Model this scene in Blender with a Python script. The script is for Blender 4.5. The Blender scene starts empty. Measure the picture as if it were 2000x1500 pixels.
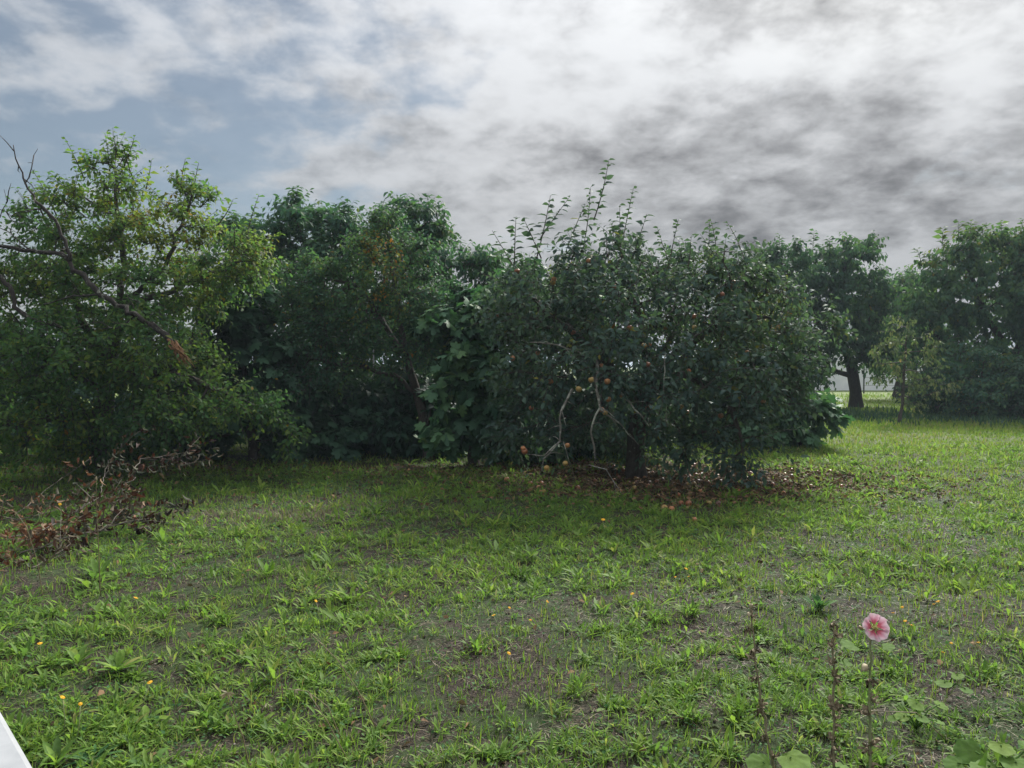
import bpy, math, random
import numpy as np
from mathutils import Vector, Matrix

random.seed(4)
rng = np.random.default_rng(11)
scene = bpy.context.scene
col = scene.collection
R = math.radians

# ------------------------------------------------------------------ camera
FPX = 1482.0                      # focal length in photograph pixels (2000 wide)
PITCH = R(1.35)
CAMZ = 1.7
cd = bpy.data.cameras.new('camera')
cam = bpy.data.objects.new('camera', cd)
col.objects.link(cam)
cam.location = (0, 0, CAMZ)
cam.rotation_euler = (R(90) - PITCH, 0, 0)
cd.sensor_width = 36.0
cd.lens = 36.0 * FPX / 2000.0
cd.clip_start = 0.05
cd.clip_end = 3000
scene.camera = cam

# ------------------------------------------------------------------ world, sun, exposure
SUN_AZ, SUN_EL = R(27), R(38)     # azimuth clockwise from +Y, elevation
sun_vec = Vector((math.sin(SUN_AZ) * math.cos(SUN_EL), math.cos(SUN_AZ) * math.cos(SUN_EL), math.sin(SUN_EL)))

world = bpy.data.worlds.new('World')
scene.world = world
world.use_nodes = True
wt = world.node_tree
wt.nodes.clear()


class NT:
    """small helper round a node tree"""
    def __init__(self, tree):
        self.t = tree

    def node(self, kind, **kw):
        n = self.t.nodes.new(kind)
        for k, v in kw.items():
            setattr(n, k, v)
        return n

    def put(self, sock, v):
        if isinstance(v, bpy.types.NodeSocket):
            self.t.links.new(v, sock)
        else:
            sock.default_value = v

    def math(self, op, a, b=0.0, c=0.0, clamp=False):
        n = self.node('ShaderNodeMath', operation=op, use_clamp=clamp)
        for s, v in zip(n.inputs, (a, b, c)):
            self.put(s, v)
        return n.outputs[0]

    def smooth(self, v, lo, hi, tolo=0.0, tohi=1.0):
        n = self.node('ShaderNodeMapRange', interpolation_type='SMOOTHSTEP')
        for s, x in zip(n.inputs, (v, lo, hi, tolo, tohi)):
            self.put(s, x)
        return n.outputs[0]

    def noise(self, vec, scale, detail=6, rough=0.55, dist=0.0, out=0):
        n = self.node('ShaderNodeTexNoise')
        self.put(n.inputs['Vector'], vec)
        self.put(n.inputs['Scale'], scale)
        n.inputs['Detail'].default_value = detail
        n.inputs['Roughness'].default_value = rough
        n.inputs['Distortion'].default_value = dist
        return n.outputs[out]

    def mix(self, f, a, b, blend='MIX'):
        n = self.node('ShaderNodeMix', data_type='RGBA', blend_type=blend)
        self.put(n.inputs[0], f)
        for s, v in ((n.inputs[6], a), (n.inputs[7], b)):
            if not isinstance(v, bpy.types.NodeSocket) and len(v) == 3:
                v = (*v, 1)
            self.put(s, v)
        return n.outputs[2]

    def ramp(self, v, stops, interp='LINEAR'):
        n = self.node('ShaderNodeValToRGB')
        cr = n.color_ramp
        cr.interpolation = interp
        while len(cr.elements) < len(stops):
            cr.elements.new(0.5)
        for e, (p, c) in zip(cr.elements, stops):
            e.position = p
            e.color = (*c, 1)
        self.put(n.inputs[0], v)
        return n.outputs[0]

    def dot(self, a, v):
        n = self.node('ShaderNodeVectorMath', operation='DOT_PRODUCT')
        self.put(n.inputs[0], a)
        n.inputs[1].default_value = v
        return n.outputs['Value']


w = NT(wt)
sky = w.node('ShaderNodeTexSky', sky_type='NISHITA', sun_disc=False)
sky.sun_elevation = SUN_EL
sky.sun_rotation = SUN_AZ
sky.air_density = 1.0
sky.dust_density = 1.0
sky.ozone_density = 2.0
tcw = w.node('ShaderNodeTexCoord')
d_ = tcw.outputs['Generated']
sx = w.node('ShaderNodeSeparateXYZ')
w.put(sx.inputs[0], d_)
zpos = w.math('MAXIMUM', sx.outputs[2], 0.0)
zz = w.math('ADD', zpos, 0.29)
cx = w.node('ShaderNodeCombineXYZ')
w.put(cx.inputs[0], w.math('DIVIDE', sx.outputs[0], zz))
w.put(cx.inputs[1], w.math('DIVIDE', sx.outputs[1], zz))
cx.inputs[2].default_value = 3.7
uv = cx.outputs[0]


def shifted(v):
    n = w.node('ShaderNodeVectorMath', operation='ADD')
    w.put(n.inputs[0], uv)
    n.inputs[1].default_value = v
    return n.outputs[0]


# one broken cloud layer over the whole sky with a clearing towards the north-west (left)
n_big = w.noise(shifted((0.9, 0.4, 0)), 2.2, 3, 0.5, 0.2)
n_fine = w.noise(shifted((0, 0, 5.0)), 7.0, 9, 0.56, 0.15)
clear = w.smooth(w.dot(d_, (-0.80, 0.56, 0.22)), 0.55, 0.98)
cov = w.math('ADD', w.math('MULTIPLY', n_big, 0.60), w.math('MULTIPLY', n_fine, 0.62))
cov = w.math('SUBTRACT', w.math('ADD', cov, 0.22), w.math('MULTIPLY', clear, 0.25))
cover = w.math('MULTIPLY_ADD', w.smooth(cov, 0.55, 0.74), 0.78, 0.22)
cover = w.math('MULTIPLY', cover, w.math('MULTIPLY_ADD', clear, -0.30, 1.0))
cover = w.math('MAXIMUM', cover, w.smooth(sx.outputs[2], 0.04, 0.22, 0.85, 0.0))
# thickness of the layer: grey bellies, more of them low down and on the thick side
n_th = w.noise(shifted((4.3, 1.9, 2.0)), 2.9, 3, 0.45, 0.1)
n_th2 = w.noise(shifted((1.3, 7.9, 8.0)), 9.0, 8, 0.55, 0.15)
n_rip = w.noise(shifted((9.3, 2.9, 1.0)), 22.0, 5, 0.55, 0.3)
th = w.math('ADD', w.math('MULTIPLY', n_th, 0.56), w.math('MULTIPLY', n_th2, 0.40))
th = w.math('ADD', th, w.math('MULTIPLY', n_rip, 0.16))
low = w.math('ADD', w.smooth(sx.outputs[2], 0.18, 0.42, 0.035, -0.03), w.smooth(sx.outputs[2], 0.05, 0.19, -0.075, 0.0))
th = w.math('ADD', w.math('ADD', th, low), w.math('MULTIPLY', w.dot(d_, (0.95, 0.1, -0.3)), 0.10))
thick = w.math('ADD', w.math('MULTIPLY', w.smooth(th, 0.555, 0.82), 0.70), w.math('MULTIPLY', w.smooth(th, 0.47, 0.65), 0.30))
sd = w.math('MAXIMUM', w.dot(d_, tuple(sun_vec)), 0.0)
glow = w.math('POWER', sd, 7.0)
glow2 = w.math('POWER', sd, 45.0)
ccol = w.mix(thick, (3.1, 3.17, 3.26), (.92, .93, .98))
# an overcast layer is brighter overhead than at the horizon; brighter still round the hidden sun
gl = w.math('ADD', w.math('MULTIPLY', zpos, 1.20), 0.28)
gl = w.math('ADD', gl, w.math('ADD', w.math('MULTIPLY', glow, 0.08), w.math('MULTIPLY', glow2, 0.55)))
gc = w.node('ShaderNodeVectorMath', operation='SCALE')
w.put(gc.inputs[0], ccol)
w.put(gc.inputs[3], gl)
warm = w.mix(w.math('MULTIPLY', glow2, 0.9), (1, 1, 1), (1.0, 0.95, 0.80))
ccol2 = w.mix(1.0, gc.outputs[0], warm, 'MULTIPLY')
skyc = w.mix(1.0, sky.outputs[0], (0.205, 0.205, 0.19), 'MULTIPLY')
final = w.mix(cover, skyc, ccol2)
bg = w.node('ShaderNodeBackground')
w.put(bg.inputs[0], final)
bg.inputs[1].default_value = 0.10
wo = w.node('ShaderNodeOutputWorld')
wt.links.new(bg.outputs[0], wo.inputs[0])

sl = bpy.data.lights.new('sun', 'SUN')
sl.energy = 2.6
sl.angle = R(18)
sl.color = (1.0, 0.97, 0.91)
sun = bpy.data.objects.new('sun', sl)
col.objects.link(sun)
sun.location = (20, 40, 30)
sun.rotation_euler = (-sun_vec).to_track_quat('-Z', 'Y').to_euler()

scene.view_settings.view_transform = 'Standard'
scene.view_settings.look = 'None'
scene.view_settings.gamma = 1.0
scene.view_settings.exposure = 1.85
scene.view_settings.use_curve_mapping = False
scene.render.engine = 'CYCLES'
scene.cycles.max_bounces = 6
scene.cycles.transparent_max_bounces = 4
scene.cycles.diffuse_bounces = 2
scene.cycles.glossy_bounces = 2
scene.cycles.transmission_bounces = 4

# ------------------------------------------------------------------ geometry helpers
cp, sp_ = math.cos(PITCH), math.sin(PITCH)


def ray(px, py):
    a, b = (px - 1000) / FPX, (750 - py) / FPX
    return np.array([a, cp + b * sp_, -sp_ + b * cp])


def P(px, py, y):
    """point at distance y in front of the camera that the photograph shows at px, py"""
    r = ray(px, py)
    return np.array([0, 0, CAMZ]) + r * (y / r[1])


def G(px, py, z=0.0):
    r = ray(px, py)
    t = (z - CAMZ) / r[2]
    p = np.array([0, 0, CAMZ]) + r * t
    if z == 0.0:
        p[2] = hgt(p[0], p[1])
    return p


def project(V):
    x, y, z = V[:, 0], V[:, 1], V[:, 2] - CAMZ
    dep = y * cp - z * sp_
    up = y * sp_ + z * cp
    return 1000 + FPX * x / dep, 750 - FPX * up / dep, dep


_tab = rng.random((256, 256))


def vnoise(x, y, s=1.0, o=0):
    x = np.asarray(x, float) * s + 37.3 + o * 17.7
    y = np.asarray(y, float) * s + 91.1 + o * 5.3
    xi, yi = np.floor(x).astype(int), np.floor(y).astype(int)
    fx, fy = x - xi, y - yi
    fx, fy = fx * fx * (3 - 2 * fx), fy * fy * (3 - 2 * fy)
    a, b = _tab[xi % 256, yi % 256], _tab[(xi + 1) % 256, yi % 256]
    c, d = _tab[xi % 256, (yi + 1) % 256], _tab[(xi + 1) % 256, (yi + 1) % 256]
    return (a * (1 - fx) + b * fx) * (1 - fy) + (c * (1 - fx) + d * fx) * fy


def fnoise(x, y, s=1.0, o=0):
    return (vnoise(x, y, s, o) * .55 + vnoise(x, y, s * 2.1, o + 1) * .28 + vnoise(x, y, s * 4.3, o + 2) * .17)


def hgt(x, y):
    return 0.10 * (fnoise(x, y, 0.35, 3) - .5) + 0.05 * (vnoise(x, y, 1.6, 8) - .5) + 0.025 * (vnoise(x, y, 4.5, 9) - .5)


def unit(v):
    return v / np.maximum(np.linalg.norm(v, axis=-1, keepdims=True), 1e-9)


def mesh(name, V, T, mat, t=None, smooth=True):
    me = bpy.data.meshes.new(name)
    V = np.ascontiguousarray(V, np.float32)
    T = np.ascontiguousarray(T, np.int32)
    k = T.shape[1]
    me.vertices.add(len(V))
    me.vertices.foreach_set('co', V.ravel())
    me.loops.add(T.size)
    me.loops.foreach_set('vertex_index', T.ravel())
    me.polygons.add(len(T))
    me.polygons.foreach_set('loop_start', np.arange(0, T.size, k, dtype=np.int32))
    me.polygons.foreach_set('use_smooth', np.full(len(T), smooth, dtype=bool))
    if t is not None:
        a = me.attributes.new('t', 'FLOAT', 'POINT')
        a.data.foreach_set('value', np.ascontiguousarray(t, np.float32))
    me.update(calc_edges=True)
    if mat:
        me.materials.append(mat)
    return me


def ob(name, me, parent=None, loc=(0, 0, 0), kind=None):
    o = bpy.data.objects.new(name, me)
    col.objects.link(o)
    o.location = loc
    if parent:
        o.parent = parent
    if kind:
        o['kind'] = kind
    return o


def tag(o, label, cat, group=None):
    o['label'] = label
    o['category'] = cat
    if group:
        o['group'] = group
    return o


def thing(name, label, cat, loc=(0, 0, 0), group=None):
    o = bpy.data.objects.new(name, None)
    col.objects.link(o)
    o.empty_display_size = 0.1
    o.location = tuple(loc)
    return tag(o, label, cat, group)


class Bag:
    """collects triangles"""
    def __init__(self):
        self.V, self.T, self.t, self.n = [], [], [], 0

    def add(self, V, T, t=None):
        V = np.asarray(V, float)
        self.V.append(V)
        self.T.append(np.asarray(T, int) + self.n)
        if t is None:
            t = 0.5
        self.t.append(np.broadcast_to(np.asarray(t, float), (len(V),)))
        self.n += len(V)

    def mesh(self, name, mat, origin=(0, 0, 0), smooth=True):
        return mesh(name, np.concatenate(self.V) - np.asarray(origin), np.concatenate(self.T), mat,
                    np.concatenate(self.t), smooth)


def tube(pts, rad, sides=6, cap=True, wob=0.0):
    pts = np.asarray(pts, float)
    rad = np.broadcast_to(np.asarray(rad, float), (len(pts),))
    tan = unit(np.gradient(pts, axis=0))
    a = np.array([0.31, 0.2, 0.93]) if abs(tan[0][2]) < .8 else np.array([1.0, 0.1, 0])
    n = unit(a - tan[0] * (a @ tan[0]))
    V = []
    ang = np.linspace(0, 2 * np.pi, sides, endpoint=False)
    for p, r, tg in zip(pts, rad, tan):
        n = unit(n - tg * (n @ tg))
        b = np.cross(tg, n)
        rr = r * (1 + (wob * (rng.random(sides) - .5) if wob else 0))
        V.append(p + (np.cos(ang)[:, None] * n + np.sin(ang)[:, None] * b) * np.reshape(rr, (-1, 1)))
    V = np.concatenate(V)
    T = []
    for i in range(len(pts) - 1):
        for j in range(sides):
            a0, a1 = i * sides + j, i * sides + (j + 1) % sides
            T += [(a0, a1, a1 + sides), (a0, a1 + sides, a0 + sides)]
    if cap:
        V = np.vstack([V, pts[0], pts[-1]])
        e0, e1 = len(V) - 2, len(V) - 1
        o = (len(pts) - 1) * sides
        for j in range(sides):
            T += [(e0, (j + 1) % sides, j), (e1, o + j, o + (j + 1) % sides)]
    return V, np.array(T)


def tubes(PT, RD, sides=3):
    """many tubes of equal point count: PT (m,k,3), RD (m,k)"""
    m, k, _ = PT.shape
    tan = unit(np.gradient(PT, axis=1))
    a = unit(rng.normal(size=(m, 1, 3)))
    n = unit(np.cross(tan, a))
    b = np.cross(tan, n)
    ang = np.linspace(0, 2 * np.pi, sides, endpoint=False)
    V = PT[:, :, None, :] + RD[:, :, None, None] * (np.cos(ang)[:, None] * n[:, :, None, :] + np.sin(ang)[:, None] * b[:, :, None, :])
    i, j = np.meshgrid(np.arange(k - 1), np.arange(sides), indexing='ij')
    a0 = (i * sides + j).ravel()
    a1 = (i * sides + (j + 1) % sides).ravel()
    T1 = np.concatenate([np.stack([a0, a1, a1 + sides], 1), np.stack([a0, a1 + sides, a0 + sides], 1)])
    T = (T1[None] + (np.arange(m) * k * sides)[:, None, None]).reshape(-1, 3)
    return V.reshape(-1, 3), T


def stamp(tpl, pos, fr, size, tint):
    """copies of a leaf template: pos (n,3), fr (n,3,3) rows = width, length, normal"""
    TV, TT = tpl
    n, k = len(pos), len(TV)
    size = np.broadcast_to(np.asarray(size, float), (n,))
    V = pos[:, None, :] + size[:, None, None] * np.einsum('kj,nji->nki', TV, fr)
    T = (TT[None] + (np.arange(n) * k)[:, None, None]).reshape(-1, 3)
    return V.reshape(-1, 3), T, np.repeat(np.broadcast_to(tint, (n,)), k)


def frames(d, nrm):
    d = unit(d)
    nrm = unit(nrm - d * np.sum(nrm * d, -1, keepdims=True))
    x = np.cross(d, nrm)
    return np.stack([x, d, nrm], 1)


# leaf templates ---------------------------------------------------
def leaf_tpl(rows, fold=0.25, bend=0.25, wave=0.0):
    """rows: (y, halfwidth) between base y=0 and tip y=1"""
    V, T = [(0, 0, 0)], []
    for i, (y, hw) in enumerate(rows):
        z = -bend * y * y
        wv = wave * (1 if i % 2 else -1)
        V += [(-hw, y, z + fold * hw + wv), (0, y, z), (hw, y, z + fold * hw - wv)]
    V.append((0, 1, -bend))
    T += [(0, 2, 1), (0, 3, 2)]
    for i in range(len(rows) - 1):
        a = 1 + 3 * i
        for j in (0, 1):
            T += [(a + j, a + j + 1, a + j + 4), (a + j, a + j + 4, a + j + 3)]
    a = 1 + 3 * (len(rows) - 1)
    e = len(V) - 1
    T += [(a, a + 1, e), (a + 1, a + 2, e)]
    return np.array(V, float), np.array(T)


OVATE = leaf_tpl([(.25, .24), (.62, .25)], .35, .30)
OVATE2 = leaf_tpl([(.3, .25), (.68, .20)], .3, .45)
OBOV = leaf_tpl([(.35, .18), (.7, .25)], .25, .25)
LEAFLET = leaf_tpl([(.3, .19), (.68, .17)], .25, .35)
SIMPLE = leaf_tpl([(.45, .30)], .3, .35)
LANCE = leaf_tpl([(.62, .105)], .3, .3)
BLADE = (np.array([(-.5, 0, 0), (.5, 0, 0), (.42, .55, -.08), (-.42, .55, -.08), (0, 1, -.3)], float),
         np.array([(0, 1, 2), (0, 2, 3), (3, 2, 4)]))


def fig_tpl(k):
    r = np.random.default_rng(k)
    half = [(.16, -.07), (.38, .02), (.50, .26), (.30, .36), (.46, .60), (.38, .72), (.19, .62), (.17, .84)]
    half = [(x * (1 + .15 * (r.random() - .5)), y + .05 * (r.random() - .5)) for x, y in half]
    out = [(0, 0.02)] + half + [(0, 1.0)] + [(-x, y + .03 * (r.random() - .5)) for x, y in reversed(half)]
    V = [(0, .34, .03)] + [(x, y, -.30 * (x * x * 1.4 + max(y - .3, 0) ** 2) + .05 * (r.random() - .5)) for x, y in out]
    n = len(out)
    T = [(0, 1 + i, 1 + (i + 1) % n) for i in range(n)]
    V = np.array(V, float)
    T = np.array(T)[:, ::-1]
    return V, T


FIGS = [fig_tpl(k) for k in range(3)]


def round_tpl(k, lobes=7):
    r = np.random.default_rng(k + 50)
    n = lobes * 3
    V = [(0, .12, -.06)]
    for i in range(n):
        a = -math.pi / 2 + (i + .5) / n * 2 * math.pi
        rr = .52 * (1 + .06 * math.cos(lobes * (a + math.pi / 2))) * (1 + .05 * (r.random() - .5))
        if i == 0 or i == n - 1:
            rr *= .72
        V.append((rr * math.cos(a), .45 + rr * math.sin(a), .10 * math.sin(lobes * a) * .35 + .04 * (r.random() - .5) - .10 * rr))
    V = np.array(V, float)
    T = np.array([(0, 1 + i, 1 + (i + 1) % n) for i in range(n)])
    return V, T


ROUND = [round_tpl(k) for k in range(3)]


# ------------------------------------------------------------------ materials
def new_mat(name):
    m = bpy.data.materials.new(name)
    m.use_nodes = True
    m.node_tree.nodes.clear()
    return m, NT(m.node_tree)


def finish(m, k, shader):
    o = k.node('ShaderNodeOutputMaterial')
    m.node_tree.links.new(shader, o.inputs[0])
    return m


def leaf_mat(name, stops, rough=.45, spec=.45, transl=.3, tcol=(1.25, 1.35, .7)):
    m, k = new_mat(name)
    at = k.node('ShaderNodeAttribute', attribute_name='t')
    c = k.ramp(at.outputs['Fac'], stops)
    geo = k.node('ShaderNodeNewGeometry')
    nz = k.noise(geo.outputs['Position'], 38.0, 3, .6)
    c = k.mix(1.0, c, k.ramp(nz, [(.25, (.72, .72, .72)), (.75, (1.2, 1.2, 1.2))]), 'MULTIPLY')
    # underside of a leaf is paler and duller
    c = k.mix(k.math('MULTIPLY', geo.outputs['Backfacing'], .22), c, (.09, .16, .09))
    p = k.node('ShaderNodeBsdfPrincipled')
    k.put(p.inputs['Base Color'], c)
    p.inputs['Roughness'].default_value = rough
    p.inputs['Specular IOR Level'].default_value = spec
    tr = k.node('ShaderNodeBsdfTranslucent')
    k.put(tr.inputs[0], k.mix(1.0, c, tcol, 'MULTIPLY'))
    mx = k.node('ShaderNodeMixShader')
    mx.inputs[0].default_value = transl
    m.node_tree.links.new(p.outputs[0], mx.inputs[1])
    m.node_tree.links.new(tr.outputs[0], mx.inputs[2])
    return finish(m, k, mx.outputs[0])


def bark_mat(name, a, b, scale=30, lichen=None, amt=.0):
    m, k = new_mat(name)
    tc = k.node('ShaderNodeTexCoord')
    geo = k.node('ShaderNodeNewGeometry')
    pos = geo.outputs['Position']
    st = k.node('ShaderNodeMapping')
    k.put(st.inputs[0], pos)
    st.inputs['Scale'].default_value = (1, 1, .35)
    n1 = k.noise(st.outputs[0], scale, 6, .65, .4)
    c = k.ramp(n1, [(.3, a), (.7, b)])
    if lichen:
        n2 = k.noise(pos, 11, 5, .6)
        c = k.mix(k.smooth(n2, .62 - amt, .70 - amt), c, lichen)
    p = k.node('ShaderNodeBsdfPrincipled')
    k.put(p.inputs['Base Color'], c)
    p.inputs['Roughness'].default_value = .85
    p.inputs['Specular IOR Level'].default_value = .2
    bp = k.node('ShaderNodeBump')
    bp.inputs['Strength'].default_value = .7
    bp.inputs['Distance'].default_value = .02
    k.put(bp.inputs['Height'], n1)
    k.put(p.inputs['Normal'], bp.outputs[0])
    return finish(m, k, p.outputs[0])


def plain_mat(name, a, b, scale=20, rough=.6, spec=.3, transl=0.0, attr=False):
    m, k = new_mat(name)
    geo = k.node('ShaderNodeNewGeometry')
    if attr:
        at = k.node('ShaderNodeAttribute', attribute_name='t')
        c = k.ramp(at.outputs['Fac'], a)
        n1 = k.noise(geo.outputs['Position'], scale, 4, .6)
        c = k.mix(1.0, c, k.ramp(n1, [(.2, (.8, .8, .8)), (.8, (1.15, 1.15, 1.15))]), 'MULTIPLY')
    else:
        n1 = k.noise(geo.outputs['Position'], scale, 5, .6)
        c = k.ramp(n1, [(.3, a), (.7, b)])
    p = k.node('ShaderNodeBsdfPrincipled')
    k.put(p.inputs['Base Color'], c)
    p.inputs['Roughness'].default_value = rough
    p.inputs['Specular IOR Level'].default_value = spec
    if not transl:
        return finish(m, k, p.outputs[0])
    tr = k.node('ShaderNodeBsdfTranslucent')
    k.put(tr.inputs[0], c)
    mx = k.node('ShaderNodeMixShader')
    mx.inputs[0].default_value = transl
    m.node_tree.links.new(p.outputs[0], mx.inputs[1])
    m.node_tree.links.new(tr.outputs[0], mx.inputs[2])
    return finish(m, k, mx.outputs[0])


M_APPLE = leaf_mat('apple_leaf', [(0, (.032, .060, .056)), (.4, (.052, .092, .080)), (.75, (.080, .128, .072)), (.93, (.18, .17, .035)), (1, (.22, .10, .025))], .68, .14, .32)
M_PLUM = leaf_mat('plum_leaf', [(0, (.030, .082, .038)), (.35, (.058, .135, .048)), (.62, (.110, .178, .042)), (.85, (.20, .21, .035)), (1, (.24, .13, .03))], .62, .15, .5)
M_MIRA = leaf_mat('mirabelle_leaf', [(0, (.026, .074, .054)), (.4, (.046, .115, .068)), (.7, (.085, .155, .052)), (.88, (.18, .17, .03)), (1, (.26, .11, .025))], .62, .15, .4)
M_FIG = leaf_mat('fig_leaf', [(0, (.022, .066, .046)), (.45, (.044, .115, .064)), (.8, (.075, .160, .058)), (1, (.125, .19, .05))], .62, .2, .28)
M_WALNUT = leaf_mat('walnut_leaf', [(0, (.024, .068, .056)), (.5, (.042, .106, .070)), (.85, (.078, .142, .054)), (1, (.15, .14, .03))], .62, .15, .4)
M_FAR = leaf_mat('far_tree_leaf', [(0, (.026, .068, .046)), (.4, (.044, .102, .054)), (.7, (.078, .135, .046)), (.9, (.16, .15, .035)), (1, (.20, .11, .03))], .65, .14, .42)
M_DRYSAP = leaf_mat('sapling_leaf', [(0, (.05, .095, .045)), (.45, (.11, .15, .065)), (.8, (.20, .20, .09)), (1, (.24, .15, .07))], .6, .3, .3)
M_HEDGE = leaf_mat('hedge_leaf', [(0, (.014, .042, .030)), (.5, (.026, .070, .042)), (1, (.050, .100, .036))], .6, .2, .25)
M_GRASS = leaf_mat('grass_blade', [(0, (.046, .092, .022)), (.35, (.096, .168, .030)), (.62, (.150, .222, .034)), (.8, (.20, .22, .07)), (1, (.26, .22, .12))], .6, .2, .45)
M_TUFT = leaf_mat('weed_leaf', [(0, (.062, .122, .030)), (.45, (.115, .212, .038)), (.8, (.178, .268, .044)), (1, (.24, .255, .08))], .62, .16, .48)
M_COVER = leaf_mat('ground_cover_leaf', [(0, (.028, .085, .030)), (.45, (.055, .135, .045)), (.8, (.095, .18, .05)), (1, (.18, .18, .09))], .7, .12, .35)
M_MALLOW = leaf_mat('mallow_leaf', [(0, (.055, .12, .045)), (.5, (.095, .18, .045)), (1, (.17, .25, .055))], .75, .12, .4)
M_DEAD = leaf_mat('dead_leaf', [(0, (.022, .014, .012)), (.4, (.062, .030, .020)), (.75, (.145, .062, .034)), (1, (.23, .12, .065))], .7, .15, .15, (1.2, 1, .8))
M_LITTER = leaf_mat('leaf_litter', [(0, (.028, .018, .012)), (.4, (.088, .052, .030)), (.75, (.17, .105, .055)), (1, (.27, .18, .10))], .8, .1, .1, (1.1, 1, .8))
M_STRAW = leaf_mat('straw', [(0, (.07, .055, .035)), (.5, (.18, .145, .085)), (1, (.33, .28, .17))], .6, .3, .2, (1, 1, .9))
M_PINKDRY = leaf_mat('dry_seed_grass', [(0, (.12, .10, .07)), (.5, (.20, .165, .125)), (1, (.25, .21, .15))], .7, .2, .3, (1, 1, .9))
M_BARK = bark_mat('bark', (.030, .025, .022), (.085, .075, .065), 30, (.16, .17, .14), .02)
M_BARKL = bark_mat('lichen_bark', (.08, .075, .065), (.19, .185, .165), 40, (.28, .29, .25), .12)
M_BARKD = bark_mat('dark_bark', (.018, .015, .014), (.05, .042, .036), 25)
M_LIMB = bark_mat('limb_bark', (.012, .010, .010), (.055, .048, .043), 22, (.15, .16, .13), .05)
M_TORN = bark_mat('torn_wood', (.09, .045, .025), (.30, .165, .085), 60)
M_TWIG = bark_mat('dead_twig', (.06, .05, .042), (.22, .195, .165), 60)

# ------------------------------------------------------------------ ground
def axis(lim, fine, step):
    v, s, out = 0.0, step, [0.0]
    while v < lim:
        if v > fine:
            s *= 1.16
        v += s
        out.append(v)
    return np.array(out)


gx = axis(700, 11, .20)
gx = np.concatenate([-gx[:0:-1], gx])
gyp = axis(900, 15, .18)
gyn = axis(120, 2, .3)
gy = np.concatenate([-gyn[:0:-1], gyp])
X, Y = np.meshgrid(gx, gy)
Z = hgt(X, Y) * np.clip(1.5 - np.hypot(X, Y) / 60, 0, 1)
nx, ny = len(gx), len(gy)
idx = np.arange(nx * ny).reshape(ny, nx)
Q = np.stack([idx[:-1, :-1], idx[:-1, 1:], idx[1:, 1:], idx[1:, :-1]], -1).reshape(-1, 4)
mg, k = new_mat('soil_and_turf')
geo = k.node('ShaderNodeNewGeometry')
pos = geo.outputs['Position']
n1 = k.noise(pos, 1.3, 6, .6, .3)
n2 = k.noise(pos, 9.0, 8, .7, .2)
n3 = k.noise(pos, 75.0, 8, .8)
soil = k.mix(1.0, k.ramp(n3, [(.40, (.007, .006, .005)), (.51, (.030, .024, .019)), (.63, (.115, .092, .068))]), k.ramp(k.noise(pos, 22.0, 4, .6), [(.35, (.5, .5, .5)), (.65, (1.25, 1.22, 1.18))]), 'MULTIPLY')
moss = k.ramp(n2, [(.25, (.012, .022, .009)), (.6, (.032, .052, .017)), (.85, (.08, .085, .04))])
c = k.mix(k.smooth(k.math('ADD', k.math('MULTIPLY', n1, .6), k.math('MULTIPLY', n2, .4)), .44, .58), soil, moss)
sep = k.node('ShaderNodeSeparateXYZ')
k.put(sep.inputs[0], pos)
field = k.ramp(k.noise(pos, 3.5, 8, .7), [(.25, (.050, .085, .022)), (.5, (.095, .135, .030)), (.8, (.15, .165, .06))])
c = k.mix(k.smooth(sep.outputs[1], 12, 22), c, field)
p = k.node('ShaderNodeBsdfPrincipled')
k.put(p.inputs['Base Color'], c)
p.inputs['Roughness'].default_value = .9
p.inputs['Specular IOR Level'].default_value = .15
bp = k.node('ShaderNodeBump')
bp.inputs['Strength'].default_value = .8
bp.inputs['Distance'].default_value = .02
k.put(bp.inputs['Height'], k.math('ADD', n3, n2))
k.put(p.inputs['Normal'], bp.outputs[0])
finish(mg, k, p.outputs[0])
o = ob('ground', mesh('ground', np.stack([X, Y, Z], -1).reshape(-1, 3), Q, mg), kind='structure')


# ------------------------------------------------------------------ trees
def grow(pts, par, A, step, infl, kill, iters, trop=(0, 0, 0.0), maxn=7000):
    N = np.zeros((maxn, 3))
    Pn = np.full(maxn, -1)
    n = len(pts)
    N[:n] = pts
    Pn[:n] = par
    A = np.asarray(A)
    D = np.linalg.norm(A[:, None] - N[None, :n], axis=2)
    ni = D.argmin(1)
    nd = D.min(1)
    trop = np.asarray(trop)
    last = {}
    for it in range(iters):
        ok = nd < infl
        if not ok.any() or n > maxn - 400:
            break
        dirs = np.zeros((n, 3))
        np.add.at(dirs, ni[ok], unit(A[ok] - N[ni[ok]]))
        act = np.unique(ni[ok])
        d = unit(dirs[act]) + trop + rng.normal(size=(len(act), 3)) * .22
        new = N[act] + unit(d) * step
        m = len(new)
        N[n:n + m] = new
        Pn[n:n + m] = act
        D = np.linalg.norm(A[:, None] - new[None], axis=2)
        j = D.argmin(1)
        dm = D[np.arange(len(A)), j]
        up = dm < nd
        nd[up] = dm[up]
        ni[up] = n + j[up]
        n += m
        keep = nd > kill
        A, nd, ni = A[keep], nd[keep], ni[keep]
        if len(A) == 0:
            break
    return N[:n], Pn[:n]


def blob_world(b):
    px, py, d, rx, ry, rd = b[:6]
    wgt = b[6] if len(b) > 6 else 1.0
    return P(px, py, d), np.array([rx * d / FPX, rd, ry * d / FPX]), wgt


def subdivide(pts, step):
    out = [np.asarray(pts[0], float)]
    for a, b in zip(pts[:-1], pts[1:]):
        a, b = np.asarray(a, float), np.asarray(b, float)
        n = max(1, int(np.linalg.norm(b - a) / step))
        for i in range(1, n + 1):
            out.append(a + (b - a) * i / n)
    return np.array(out)


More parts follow.
